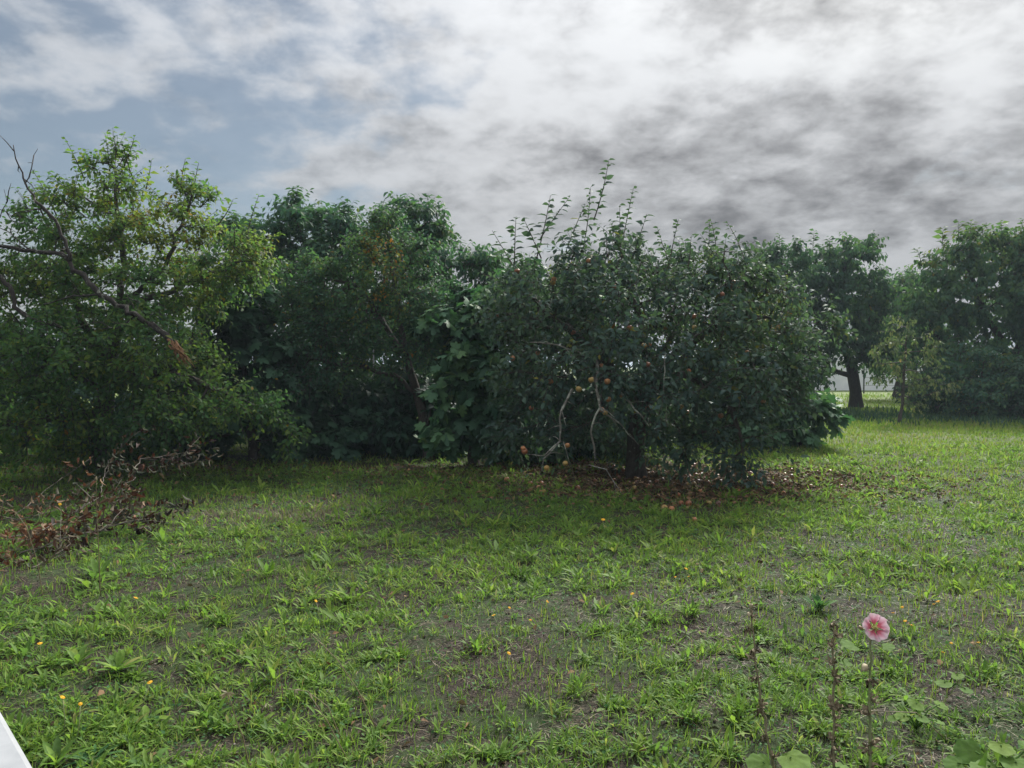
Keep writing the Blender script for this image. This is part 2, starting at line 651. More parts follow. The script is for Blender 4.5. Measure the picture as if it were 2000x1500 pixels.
def tree(name, label, cat, trunk, blobs, leaf, lmat, lsize, ntw, nl, limbs=(), trunk_r=.12, bark=None, nattr=700,
         step=.16, infl=1.6, kill=.26, twl=.38, up=.25, droop=.18, ldroop=.35, tint=(.4, .18), clump=.25, yellow=(),
         shoots=(), nparts=0, group=None, side=.9, thr=.022, part_tpl=None, nrm_rand=.55, outw=.35, zmin=.12, tip_r=.006):
    bark = bark or M_BARK
    base = np.array(trunk[0], float)
    th = thing(name, label, cat, base, group)
    bw = [blob_world(b) for b in blobs]
    vol = np.array([np.prod(r) ** .8 * wg for _, r, wg in bw])
    cnt = np.maximum(8, nattr * vol / vol.sum()).astype(int)
    A = []
    for (c, r, _), m in zip(bw, cnt):
        u = unit(rng.normal(size=(m, 3))) * (rng.random((m, 1)) ** .42)
        A.append(c + u * r)
    A = np.concatenate(A)
    A = A[A[:, 2] > zmin]
    # trunk and main limbs as seeds
    pts, par = [], []
    tp = subdivide(trunk, step)
    tp[1:-1] += rng.normal(size=tp[1:-1].shape) * .012
    for i, p_ in enumerate(tp):
        pts.append(p_)
        par.append(i - 1)
    for lb in limbs:
        lp = subdivide(lb, step)
        lp[1:-1] += rng.normal(size=lp[1:-1].shape) * .02
        q = np.array(pts)
        pi = int(np.linalg.norm(q - lp[0], axis=1).argmin())
        for p_ in lp:
            if np.linalg.norm(p_ - pts[pi]) < .02:
                continue
            pts.append(p_)
            par.append(pi)
            pi = len(pts) - 1
    # nearest-first bridging so that far blobs are reached
    N, Pn = grow(np.array(pts), np.array(par), A, step, infl, kill, 90)
    D = np.linalg.norm(N - N[np.maximum(Pn, 0)], axis=1)
    n = len(N)
    acc = np.zeros(n)
    for i in range(n - 1, -1, -1):
        acc[i] = max(acc[i], 1.0)
        if Pn[i] >= 0:
            acc[Pn[i]] += acc[i]
    rr = acc ** .46
    rr = tip_r + (trunk_r - tip_r) * (rr - 1) / max(rr[0] - 1, 1e-6)
    kids = [[] for _ in range(n)]
    for i in range(1, n):
        kids[Pn[i]].append(i)
    wood, thin = Bag(), Bag()
    stack = [(0, None)]
    while stack:
        s, pa = stack.pop()
        ch = [s] if pa is None else [pa, s]
        cur = s
        while kids[cur]:
            ks = sorted(kids[cur], key=lambda q: -acc[q])
            for q in ks[1:]:
                stack.append((q, cur))
            cur = ks[0]
            ch.append(cur)
        if len(ch) < 2:
            continue
        pc, rc = N[ch].copy(), rr[ch].copy()
        if pa is not None:
            rc[0] = min(rc[0], rc[1] * 1.25)
        if pa is None:
            rc[0] *= 1.45
            rc[1] *= 1.15
            pc[0][2] -= .06
        big = rc[min(1, len(rc) - 1)] > .03
        V, T = tube(pc, rc, 9 if big else 4, cap=False, wob=.25 if big else 0)
        (wood if big else thin).add(V, T)
    # leafy twigs
    cand = np.where((rr < thr) & (np.arange(n) >= 1))[0]
    hw = np.ones(len(cand))
    hw[[len(kids[i]) == 0 for i in cand]] = 2.2
    pick = rng.choice(cand, ntw, p=hw / hw.sum())
    bd = unit(N[pick] - N[np.maximum(Pn[pick], 0)] + 1e-6)
    cen = np.average([c for c, _, _ in bw], axis=0, weights=vol)
    outd = unit(N[pick] - cen)
    d = unit(bd * .55 + rng.normal(size=(ntw, 3)) * .5 + outd * outw + np.array([0, 0, up]))
    L = twl * (.55 + .8 * rng.random(ntw))
    s4 = np.linspace(0, 1, 3)
    drp = np.array([0, 0, -1.0]) * droop
    TP = N[pick][:, None] + d[:, None] * (L[:, None, None] * s4[None, :, None]) + drp * (L[:, None, None] * (s4 ** 2)[None, :, None])
    V, T = tubes(TP, np.broadcast_to((.005 - .003 * s4), (ntw, 3)) * (twl / .38) ** .5)
    thin.add(V, T)
    sl_ = np.linspace(.18, 1.0, nl)
    LP = N[pick][:, None] + d[:, None] * (L[:, None, None] * sl_[None, :, None]) + drp * (L[:, None, None] * (sl_ ** 2)[None, :, None])
    tn = unit(d[:, None] + 2 * drp * sl_[None, :, None])
    pa_ = unit(np.cross(d, rng.normal(size=(ntw, 3))))
    pb_ = np.cross(d, pa_)
    ang = rng.random((ntw, 1)) * 6.28 + np.arange(nl)[None] * 2.4
    sd_ = np.cos(ang)[..., None] * pa_[:, None] + np.sin(ang)[..., None] * pb_[:, None]
    ld = unit(tn * .55 + sd_ * side + np.array([0, 0, -ldroop]) + rng.normal(size=sd_.shape) * .18)
    pos_ = (LP + sd_ * .012).reshape(-1, 3)
    ld = ld.reshape(-1, 3)
    sz = np.repeat(rng.random(ntw) * .3 + .75, nl) * (lsize * (.75 + .5 * rng.random(len(pos_))))
    tw_t = np.repeat(rng.normal(size=ntw) * tint[1] * .7, nl)
    # explicit long shoots
    SP, SD, SS = [], [], []
    for sh in shoots:
        sp = subdivide(sh[0], .034)
        m = len(sp)
        bend_ = unit(rng.normal(size=3)) * .03
        sp = sp + np.sin(np.linspace(0, 3.1, m))[:, None] * bend_
        V, T = tube(sp, np.linspace(sh[1] if len(sh) > 1 else .011, .003, m), 4, cap=False)
        thin.add(V, T)
        tg = unit(np.gradient(sp, axis=0))
        for i in range(2, m, 1):
            if rng.random() < .12:
                continue
            a = i * 2.4 + rng.normal() * .4
            s_ = np.array([math.cos(a), math.sin(a), 0.0])
            SP.append(sp[i])
            SD.append(unit(tg[i] * .35 + s_ * .9))
            SS.append(lsize * (1.45 - .6 * (i / m) ** 4) * (.8 + .4 * rng.random()))
    if SP:
        pos_ = np.concatenate([pos_, np.array(SP)])
        ld = np.concatenate([ld, np.array(SD)])
        sz = np.concatenate([sz, np.array(SS)])
        tw_t = np.concatenate([tw_t, np.zeros(len(SP))])
    nr = np.array([0, 0, 1.0]) + rng.normal(size=ld.shape) * nrm_rand + unit(pos_ - cen) * .35
    ok = pos_[:, 2] > .04
    pos_, ld, sz, tw_t, nr = pos_[ok], ld[ok], sz[ok], tw_t[ok], nr[ok]
    tt = tint[0] + tw_t + rng.normal(size=len(pos_)) * tint[1] * .6
    tt += clump * (fnoise(pos_[:, 0] + pos_[:, 1] * .6, pos_[:, 2], .9, 21) - .5) * 2
    for (q, rad, add) in yellow:
        tt += add * np.exp(-(np.linalg.norm(pos_ - q, axis=1) / rad) ** 2) * (.4 + .9 * rng.random(len(pos_)))
    odd = rng.random(len(pos_)) < .003
    tt[odd] = .93
    tt = np.clip(tt, 0.0, 1)
    fr = frames(ld, nr)
    which = np.zeros(len(pos_), int)
    tpls = leaf if isinstance(leaf, list) else [leaf]
    if len(tpls) > 1:
        which = rng.integers(0, len(tpls), len(pos_))
    # the leaves that show largest become parts of their own
    part = np.zeros(len(pos_), bool)
    if nparts:
        mid = pos_ + ld * sz[:, None] * .5
        px, py, dp = project(mid)
        inside = (px > 4) & (px < 1996) & (py > 4) & (py < 1496)
        cell = (px // 14).astype(int) * 1000 + (py // 14).astype(int)
        order = np.argsort(dp)
        _, first = np.unique(cell[order], return_index=True)
        front = np.zeros(len(pos_), bool)
        front[order[first]] = True
        face = np.abs(fr[:, 2, 1]) * .6 + .4
        score = sz / dp * face * (front & inside) * (.8 + .4 * rng.random(len(pos_)))
        sel = np.argsort(-score)[:nparts]
        part[sel[score[sel] > 0]] = True
    crown = Bag()
    for w_, tp_ in enumerate(tpls):
        q = (which == w_) & ~part
        if q.any():
            crown.add(*stamp(tp_, pos_[q], fr[q], sz[q], tt[q]))
    ob('trunk', wood.mesh('trunk', bark, base), th)
    ob('twigs', thin.mesh('twigs', bark, base), th, kind='stuff')
    ob('crown', crown.mesh('crown', lmat, base), th, kind='stuff')
    if part.any():
        var = {}
        for i in np.where(part)[0]:
            key = (which[i], round(float(tt[i]) * 6))
            if key not in var:
                tv, tf = tpls[which[i]]
                var[key] = mesh('leaf', tv, tf, lmat, np.full(len(tv), key[1] / 6))
            lo = bpy.data.objects.new('leaf', var[key])
            col.objects.link(lo)
            lo.parent = th
            f_ = fr[i]
            s_ = sz[i]
            pq = pos_[i] - base
            lo.matrix_local = Matrix([[f_[0][r_] * s_, f_[1][r_] * s_, f_[2][r_] * s_, pq[r_]] for r_ in range(3)] + [[0, 0, 0, 1]])
    return th, pos_, base


def pl(d, *pp):
    """polyline through photograph points at distance d (or px,py,d triples)"""
    return [P(q[0], q[1], q[2] if len(q) > 2 else d) for q in pp]


# --- plum tree on the left, tall, yellowing top
b0 = G(190, 925)
dP = b0[1]
plum, plum_pos, _ = tree(
    'plum_tree', 'tall plum tree at far left with yellowing top and hanging lower leaves', 'tree',
    [b0] + pl(dP, (196, 840), (215, 720), (235, 600)),
    [(250, 560, dP, 190, 100, 1.3), (215, 430, dP, 95, 90, .9), (215, 330, dP, 55, 50, .5), (370, 420, dP, 60, 85, .7), (440, 510, dP - .2, 90, 70, .9),
     (90, 430, dP, 60, 70, .7, .5), (60, 560, dP - .4, 100, 90, 1.0), (130, 690, dP - 1.0, 190, 80, 1.0), (310, 690, dP - .9, 110, 80, .9), (40, 800, dP - 1.0, 120, 90, .9),
     (190, 800, dP - .9, 110, 60, .7, .7), (450, 790, dP - 1.0, 110, 60, .6, .7), (360, 820, dP - 1.3, 30, 40, .3), (560, 840, dP - .9, 40, 40, .3, .6), (60, 890, dP - .6, 80, 40, .6, .6), (210, 880, dP - .3, 110, 40, .6, .8), (330, 780, dP - .4, 100, 80, .8)],
    [OBOV, SIMPLE], M_PLUM, .088, 4600, 8,
    limbs=[pl(dP, (215, 720), (150, 600), (120, 480)), pl(dP, (235, 600), (240, 480), (225, 330)), pl(dP, (235, 600), (320, 520), (370, 400)),
           [P(205, 760, dP)] + pl(dP - .6, (120, 720), (50, 690)), [P(210, 740, dP)] + pl(dP - .7, (330, 720), (430, 760), (540, 815)),
           [P(235, 600, dP), P(360, 560, dP), P(470, 510, dP)], [P(200, 800, dP), P(120, 820, dP - .7), P(30, 830, dP - 1)]],
    trunk_r=.14, nattr=1400, tint=(.44, .15), clump=.22, twl=.36, up=.35, infl=1.9,
    yellow=[(P(345, 410, dP), .7, .30), (P(200, 430, dP), .8, .22), (P(520, 470, dP), .6, .25), (P(330, 500, dP), .8, .18)],
    shoots=[(pl(dP, (165, 350), (128, 272)),), (pl(dP, (215, 350), (205, 262)),), (pl(dP, (235, 340), (262, 268)),), (pl(dP, (285, 370), (296, 312)),),
            (pl(dP, (352, 380), (362, 310)),), (pl(dP, (375, 390), (388, 318)),), (pl(dP, (425, 440), (455, 390)),), (pl(dP, (480, 470), (506, 380)),),
            (pl(dP, (110, 420), (62, 330)),), (pl(dP, (150, 380), (95, 335)),), (pl(dP, (500, 470), (550, 455)),), (pl(dP, (260, 350), (240, 280)),)],
    nparts=300)

# --- dark fig beside it
bf = G(495, 897)
dF = bf[1]
tree('fig_tree', 'dark fig tree in deep shade between plum and mirabelle trees', 'tree',
     [bf, P(490, 820, dF), P(480, 740, dF), P(475, 660, dF)],
     [(470, 620, dF, 85, 90, .8), (450, 720, dF, 110, 70, .8), (600, 850, dF + .2, 120, 50, .7), (400, 830, dF, 110, 70, .8), (520, 770, dF, 100, 80, .8), (280, 850, dF, 100, 60, .7), (120, 850, dF + .3, 110, 65, .7), (690, 840, dF + .6, 80, 50, .6)],
     FIGS, M_FIG, .23, 760, 7, trunk_r=.08, nattr=420, tint=(.25, .14), clump=.2, twl=.35, up=.3, droop=.15, ldroop=.5, side=.8, kill=.3, nparts=300, nrm_rand=.5, infl=2.2)

# --- walnut behind
bw_ = P(640, 0, 17.5); bw_[2] = hgt(bw_[0], bw_[1])
dW = 17.5
tree('walnut_tree', 'dark rounded walnut tree standing behind the mirabelle and figs', 'tree',
     [bw_, P(645, 700, dW), P(650, 600, dW)],
     [(610, 455, dW, 85, 50, 1.2), (580, 430, dW, 40, 35, .7), (795, 455, dW, 80, 50, 1.2), (775, 425, dW, 38, 30, .6), (700, 500, dW, 170, 60, 1.5), (530, 470, dW, 60, 50, 1.2), (470, 480, dW, 50, 50, 1.0), (480, 560, dW, 70, 70, 1.2), (555, 580, dW, 70, 80, 1.2, .8), (860, 510, dW, 70, 50, 1.2), (700, 590, dW, 150, 60, 1.3, .6), (930, 520, dW, 60, 45, 1.0), (620, 680, dW, 110, 50, 1.2), (800, 670, dW, 110, 50, 1.2)],
     [LEAFLET, SIMPLE], M_WALNUT, .16, 2900, 9, trunk_r=.17, nattr=700, step=.22, kill=.34, infl=2.4, tint=(.45, .17), twl=.5, up=.3, droop=.25, ldroop=.45, side=.9, nparts=150, thr=.03,
     limbs=[pl(dW, (650, 600), (600, 500)), pl(dW, (650, 600), (720, 520), (790, 450)), pl(dW, (650, 640), (780, 580), (880, 520))])

# --- mirabelle with orange flecks and leaning bare limbs
bm = G(838, 893)
dM = bm[1]
tree('mirabelle_tree', 'mirabelle tree with orange flecked leaves and leaning bare forked limbs', 'tree',
     [bm, P(832, 840, dM), P(815, 770, dM), P(790, 690, dM)],
     [(760, 520, dM, 110, 70, 1.0), (640, 620, dM, 100, 70, .9), (770, 610, dM, 110, 60, .9), (620, 540, dM + .3, 80, 60, .8, .6), (860, 690, dM - .5, 80, 30, .6), (590, 720, dM - .3, 90, 70, .8, .6), (850, 590, dM, 60, 60, .7, .6), (700, 690, dM - .2, 90, 40, .7, .6), (760, 445, dM, 50, 30, .5, .6)],
     [OBOV, SIMPLE], M_MIRA, .082, 2900, 8, limbs=[pl(dM, (815, 770), (770, 735), (695, 714), (610, 700)), pl(dM, (790, 690), (745, 620), (700, 560)), pl(dM, (790, 690), (775, 600), (765, 520)), pl(dM, (832, 840), (850, 760), (860, 690))],
     trunk_r=.09, nattr=600, tint=(.38, .17), clump=.2, twl=.36, up=.3, yellow=[(P(745, 480, dM - .6), .55, .42), (P(750, 580, dM - .6), .5, .40)], nparts=150, bark=M_BARK)

# --- centre fig with large leaves
bc = G(925, 905)
dC = bc[1]
tree('fig_tree', 'large leaved fig tree filling the gap left of the apple tree', 'tree',
     [bc, P(922, 830, dC), P(915, 740, dC), P(905, 640, dC)],
     [(910, 590, dC + 1.0, 90, 35, .8), (880, 640, dC + .5, 70, 50, .8), (955, 640, dC, 90, 60, .8), (930, 700, dC - .3, 80, 50, .6), (880, 735, dC - .5, 55, 35, .4), (890, 835, dC - .4, 75, 45, .5), (990, 820, dC - .4, 70, 60, .6), (985, 720, dC - .3, 70, 50, .6), (1060, 850, dC, 70, 50, .6), (1050, 600, dC + .5, 120, 70, .6)],
     FIGS, M_FIG, .22, 620, 7, trunk_r=.08, nattr=420, tint=(.50, .22), clump=.28, twl=.35, up=.3, droop=.15, ldroop=.5, side=.8, kill=.3, nparts=300, infl=2.2,
     yellow=[(P(910, 500, dC), .5, .25)])

# --- broad tree behind the apple tree
dB = 20.0
bb = P(1180, 0, dB); bb[2] = hgt(bb[0], bb[1])
tree('background_tree', 'yellow green broad tree mostly hidden behind the apple tree', 'tree',
     [bb, P(1185, 720, dB), P(1190, 640, dB)],
     [(1080, 570, dB, 130, 60, 1.4), (1250, 560, dB, 150, 55, 1.5), (1400, 620, dB, 120, 60, 1.2), (1180, 680, dB, 200, 70, 1.4), (1380, 740, dB, 140, 70, 1.2), (980, 660, dB, 90, 80, 1.2)],
     [SIMPLE], M_FAR, .14, 1700, 8, trunk_r=.15, nattr=500, step=.28, kill=.42, infl=3, tint=(.6, .15), twl=.5, thr=.04, limbs=[pl(dB, (1190, 640), (1060, 570)), pl(dB, (1190, 660), (1360, 620))])

# --- hedge bushes behind the left row; last one added to darken under the apple
for i, (px, py, d, rx, ry) in enumerate([(-60, 740, 19, 130, 150), (120, 735, 18.5, 140, 150), (330, 725, 19.5, 140, 150), (520, 800, 19, 120, 80), (740, 785, 19.5, 140, 95), (960, 780, 19, 120, 95), (1300, 800, 17.5, 130, 80), (1450, 770, 18, 100, 90), (640, 815, 15.6, 130, 85), (800, 810, 15.2, 110, 88), (290, 840, 15.2, 130, 60), (1140, 810, 14.8, 140, 90)]):
    bh = P(px, 0, d); bh[2] = hgt(bh[0], bh[1])
    lab = ['leftmost of the dark bushes behind the plum tree', 'dark bush right behind the plum tree trunk', 'dark bush behind the broken limb end', 'low dark bush behind the shaded fig tree',
           'dark bush behind the thin stake and mirabelle trunk', 'dark bush behind the centre fig tree', 'dark bush right behind the apple tree trunk', 'dark bush behind the right side of the apple tree', 'low dark bush left of the thin stake', 'low dark bush at the foot of the mirabelle trunk', 'low dark bush under the broken limb', 'low dark bush added to darken the gap behind the bare drooping apple branches'][i]
    tree('hedge_bush', lab, 'bush', [bh, P(px, min(py + 10, 820), d), P(px, py - 20, d)], [(px, py, d, rx, ry, 1.2), (px + 40, py + 20, d - .3, rx * .9, ry * .8, 1.0)],
         [SIMPLE], M_HEDGE, .21, 720, 7, trunk_r=.07, nattr=160, step=.28, kill=.4, infl=4, tint=(.4, .2), twl=.45, thr=.05, group='dark bushes behind the tree row')

# --- apple tree
ba = G(1243, 930)
dA = ba[1]
apple_shoots = []
for q_, (x0, y0, x1, y1) in enumerate([(1010, 490, 1003, 425), (1062, 480, 1063, 382), (1050, 480, 1020, 428), (1110, 480, 1106, 372), (1115, 470, 1170, 366), (1130, 460, 1150, 400), (1175, 480, 1203, 400), (1203, 405, 1197, 312), (1203, 470, 1240, 368), (1230, 440, 1232, 385),
                         (1250, 490, 1250, 418), (1290, 500, 1288, 442), (1315, 500, 1318, 430), (1330, 490, 1340, 440), (1375, 500, 1378, 430), (1385, 490, 1390, 432), (1425, 500, 1430, 436), (1460, 510, 1466, 452), (975, 500, 968, 450), (1080, 480, 1085, 420), (1150, 480, 1160, 425), (1270, 500, 1262, 450), (1350, 510, 1352, 460), (1410, 510, 1405, 462), (1180, 470, 1215, 420), (1085, 440, 1125, 385)]):
    if q_ in (3, 9, 13, 17, 19, 20, 21, 23, 24):
        continue
    dd = dA + rng.normal() * .6
    x0, x1 = x0 + rng.normal() * 22, x1 + rng.normal() * 10
    apple_shoots.append((pl(dd, (x0, y0 + 25), (x1, y1)), .010))
apple, apple_pos, apple_base = tree(
    'apple_tree', 'spreading old apple tree with orange apples and bare drooping branches', 'tree',
    [ba, P(1240, 880, dA), P(1248, 820, dA), P(1262, 760, dA)],
    [(1240, 620, dA, 250, 100, 2.0), (1130, 545, dA, 110, 50, 1.3), (1210, 510, dA, 70, 55, 1.0), (1300, 540, dA + .4, 70, 40, 1.0), (1390, 530, dA, 75, 45, 1.2), (1455, 560, dA + .3, 60, 45, 1.0), (1010, 540, dA + .2, 45, 40, .8), (1040, 610, dA, 100, 80, 1.4), (1460, 640, dA, 110, 90, 1.5), (1060, 740, dA - .6, 100, 70, 1.0), (1180, 720, dA - 1.2, 160, 60, .8), (1380, 730, dA - 1.0, 140, 80, 1.0), (1440, 820, dA - .8, 80, 80, .8), (1500, 720, dA, 70, 70, 1.0), (1420, 880, dA - 1.0, 60, 45, .5), (1020, 850, dA - .4, 55, 45, .5), (1310, 830, dA - .6, 70, 40, .6, .6), (1440, 920, dA - 1.2, 30, 25, .3, .5), (1570, 650, dA + .4, 60, 60, .8, .8), (1540, 720, dA + .2, 60, 50, .8, .8), (1250, 800, dA + .9, 120, 60, .7), (1500, 790, dA - .2, 60, 50, .6), (1260, 775, dA - 1.5, 100, 50, .5), (1090, 825, dA - .9, 80, 40, .5), (1330, 860, dA - .9, 80, 45, .5), (1200, 830, dA + .8, 110, 50, .5)],
    [OVATE, OVATE2, SIMPLE], M_APPLE, .100, 3400, 8,
    limbs=[pl(dA, (1255, 780), (1180, 700, dA - .5), (1080, 620, dA - .5)), pl(dA, (1262, 760), (1330, 680), (1430, 620)), pl(dA, (1262, 760), (1255, 660), (1230, 560)), pl(dA, (1258, 770), (1340, 730, dA - .7), (1430, 780, dA - .9), (1450, 880, dA - 1.1)), pl(dA, (1250, 800), (1200, 730, dA - .8), (1160, 710, dA - 1.4)), pl(dA, (1255, 780), (1290, 690, dA + .8), (1350, 600, dA + 1.2))],
    trunk_r=.14, nattr=1300, tint=(.42, .16), clump=.22, twl=.42, up=.28, infl=1.9, shoots=apple_shoots, nparts=300, droop=.22,
    yellow=[(P(1480, 690, dA), .9, .2), (P(1190, 510, dA), .4, .25), (P(1500, 600, dA), .9, .15)])

# bare lichen-grey drooping branches at its front
for pts, r0 in [([(1165, 705, dA - 1.6), (1162, 760, dA - 2.0), (1170, 795, dA - 2.0), (1150, 845, dA - 2.0), (1152, 905, dA - 1.9)], .022),
                ([(1118, 760, dA - 1.6), (1098, 800, dA - 1.8), (1098, 858, dA - 1.8), (1070, 895, dA - 1.8), (1066, 918, dA - 1.8)], .018),
                ([(1096, 862, dA - 1.8), (1060, 888, dA - 1.9), (1028, 886, dA - 1.9)], .010),
                ([(1172, 798, dA - 2.0), (1210, 830, dA - 1.8), (1245, 868, dA - 1.6)], .014),
                ([(1205, 760, dA - 1.7), (1235, 800, dA - 1.8), (1262, 835, dA - 1.8)], .016),
                ([(1300, 690, dA - 1.6), (1298, 760, dA - 1.8), (1310, 840, dA - 1.8)], .010),
                ([(1160, 705, dA - 1.6), (1110, 682, dA - 1.7), (1040, 672, dA - 1.8)], .014),
                ([(1540, 690, dA), (1580, 695, dA - .1), (1600, 712, dA)], .012),
                ([(1100, 862, dA - 1.8), (1106, 880, dA - 1.8), (1112, 920, dA - 1.7)], .007),
                ([(1150, 908, dA - 1.9), (1185, 915, dA - 1.9), (1215, 965, dA - 2.0)], .007)]:
    q = subdivide([P(*a) for a in pts], .09)
    q[1:] += np.cumsum(rng.normal(size=q[1:].shape) * .010, axis=0)
    bag = Bag()
    V, T = tube(q, np.linspace(r0, r0 * .45, len(q)), 6, wob=.3)
    bag.add(V, T)
    for i in range(2, len(q) - 1, 2):
        dv = unit(rng.normal(size=3) + np.array([0, 0, -.2])) * (.08 + .18 * rng.random())
        V, T = tube([q[i], q[i] + dv * .5, q[i] + dv + np.array([0, 0, -.03])], [r0 * .4, r0 * .25, .002], 4)
        bag.add(V, T)
    ob('drooping_branch', bag.mesh('drooping_branch', M_BARKL, apple_base), apple)


# apples ------------------------------------------------------------
def apple_mesh(seed, stops):
    r = np.random.default_rng(seed)
    prof = [(0.0, -.36), (.16, -.43), (.34, -.36), (.46, -.15), (.5, .05), (.45, .25), (.30, .39), (.14, .41), (.05, .33), (0.0, .27)]
    ns = 12
    V, T = [], []
    for i, (rad, z) in enumerate(prof):
        for j in range(ns):
            a = j / ns * 2 * math.pi
            q = rad * (1 + .05 * math.cos(5 * a) * (abs(z) > .3) + .07 * math.cos(a + seed))
            V.append((q * math.cos(a), q * math.sin(a), z * (1 + .05 * math.sin(2 * a + seed))))
    for i in range(len(prof) - 1):
        for j in range(ns):
            a, b = i * ns + j, i * ns + (j + 1) % ns
            T += [(a, b, b + ns), (a, b + ns, a + ns)]
    V = np.array(V)
    t = .5 + .4 * V[:, 0] + .25 * (r.random(len(V)) - .5)
    return mesh('apple', V, T, plain_mat('apple_skin', stops, None, 25, .4, .4, attr=True), t)


APM = [apple_mesh(1, [(0, (.20, .12, .04)), (.5, (.29, .13, .05)), (1, (.26, .075, .035))]),
       apple_mesh(2, [(0, (.19, .16, .045)), (.6, (.28, .18, .055)), (1, (.30, .12, .04))]),
       apple_mesh(3, [(0, (.10, .045, .02)), (.5, (.22, .08, .035)), (1, (.13, .05, .025))]),
       apple_mesh(4, [(0, (.05, .03, .02)), (.5, (.09, .045, .03)), (1, (.05, .03, .02))])]
apx, apy, apd = project(apple_pos)
hang = [(1175, 800), (1182, 806), (1186, 745), (1038, 797), (1075, 745), (1258, 675), (1268, 673), (1258, 797), (1270, 795), (1080, 552), (1082, 545), (1355, 618), (1375, 630), (1356, 640), (1188, 780), (1425, 560), (1432, 552), (1130, 760), (1345, 725), (1025, 882), (1022, 876), (1068, 914), (1490, 785), (974, 615), (1212, 772), (1330, 795), (1342, 805), (1265, 712), (1175, 715), (1155, 742), (1050, 690), (1410, 575), (1108, 870), (1104, 905), (1150, 510), (1010, 530), (1200, 560), (1300, 640), (1408, 812), (1230, 640), (1460, 690), (1520, 640), (1000, 700), (1120, 650), (1480, 600)]
for i, (x, y) in enumerate(hang):
    near = np.argsort((apx - x) ** 2 + (apy - y) ** 2)[:14]
    d = np.quantile(apd[near], .15) + .03
    if y > 850 or (1100 < x < 1200 and y > 735):
        d = dA - 1.95
    o = ob('apple', APM[[0, 1, 0, 2][i % 4]], apple, tuple(P(x, y, d) - apple_base))
    o.scale = (.068 + .018 * random.random(),) * 3
    o.rotation_euler = (random.uniform(-.4, .4), random.uniform(-.4, .4), random.uniform(0, 6))

# --- low fig bush to the right of the apple tree
br = G(1560, 872)
dR = br[1]
tree('fig_bush', 'low pale fig bush right of the apple tree, leaves hanging to the grass', 'bush',
     [br, P(1555, 830, dR), P(1545, 770, dR)],
     [(1560, 800, dR, 60, 50, .7), (1500, 830, dR - .2, 70, 45, .6), (1600, 790, dR - .3, 30, 30, .4), (1500, 740, dR + .2, 80, 60, .7), (1540, 850, dR - .3, 55, 25, .5)],
     FIGS, M_FIG, .21, 300, 7, trunk_r=.06, nattr=260, tint=(.55, .15), twl=.3, up=.2, droop=.2, ldroop=.6, side=.8, kill=.28, nparts=250, infl=2.2)

# --- far trees on the right
b1 = G(1672, 797)
d1 = b1[1]
tree('shade_tree', 'round green tree with dark bare trunk beyond the lawn on the right', 'tree',
     [b1, P(1670, 765, d1), P(1667, 735, d1), P(1655, 690, d1)],
     [(1640, 560, d1, 85, 85, 2.2), (1540, 560, d1, 70, 80, 2.0), (1660, 500, d1, 55, 35, 1.2), (1540, 500, d1, 45, 38, 1.2), (1480, 530, d1, 50, 45, 1.4), (1690, 600, d1, 45, 70, 1.6), (1580, 670, d1, 100, 50, 2.0), (1695, 675, d1 - .6, 60, 42, 1.4), (1720, 715, d1 + 1.5, 30, 18, .8, .7), (1640, 640, d1 - 1.2, 70, 45, 1.0), (1500, 640, d1, 80, 60, 1.6), (1560, 725, d1, 60, 25, 1.2)],
     [SIMPLE], M_FAR, .20, 3000, 9, trunk_r=.22, bark=M_BARKD, nattr=700, step=.34, kill=.5, infl=4, tint=(.36, .15), clump=.2, twl=.7, up=.35, droop=.2, ldroop=.8, thr=.05, side=.6,
     limbs=[pl(d1, (1667, 735), (1600, 715), (1540, 690)), pl(d1, (1655, 690), (1640, 600), (1650, 520)), pl(d1, (1665, 720), (1690, 680), (1700, 600)), pl(d1, (1655, 690), (1570, 600), (1540, 520))],
     shoots=[(pl(d1, (x0, 500), (x1, y1)), .02) for x0, x1, y1 in [(1520, 1522, 458), (1588, 1590, 450), (1622, 1622, 462), (1652, 1655, 458), (1700, 1702, 470)]])
d2 = 27.0
b2 = P(1975, 0, d2); b2[2] = hgt(b2[0], b2[1])
tree('shade_tree', 'large orange tinged tree at the right edge beyond the lawn', 'tree',
     [b2, P(1972, 760, d2), P(1965, 690, d2)],
     [(1930, 580, d2, 110, 80, 2.2), (1870, 510, d2, 60, 40, 1.4), (1895, 475, d2, 35, 28, 1.0), (1990, 490, d2, 70, 50, 1.6), (2050, 580, d2, 120, 110, 2.4), (1840, 600, d2, 70, 70, 1.8), (1900, 680, d2, 110, 55, 1.9), (1985, 735, d2 - .5, 80, 45, 1.4), (1870, 740, d2 - .3, 70, 40, 1.2), (2120, 700, d2, 100, 90, 2.0), (1815, 680, d2 + .5, 60, 60, 1.4)],
     [SIMPLE], M_FAR, .20, 3500, 9, trunk_r=.2, bark=M_BARKD, nattr=800, step=.34, kill=.5, infl=4, tint=(.40, .15), clump=.2, twl=.7, up=.35, droop=.2, ldroop=.8, thr=.05, side=.6,
     yellow=[(P(1870, 470, d2), 1.1, .26), (P(1985, 460, d2), 1.2, .28), (P(1800, 500, d2), .9, .26)],
     limbs=[pl(d2, (1965, 690), (1920, 600), (1880, 500)), pl(d2, (1968, 710), (2040, 600)), pl(d2, (1968, 700), (1880, 690), (1820, 650))],
     shoots=[(pl(d2, (x0, y0), (x1, y1)), .02) for x0, y0, x1, y1 in [(1800, 520, 1790, 485), (1840, 480, 1842, 445), (1870, 470, 1872, 432), (1895, 470, 1897, 432), (1920, 470, 1918, 440), (1955, 470, 1957, 432), (1995, 470, 1998, 428)]])
d3 = 40.0
b3 = P(1760, 0, d3); b3[2] = 0
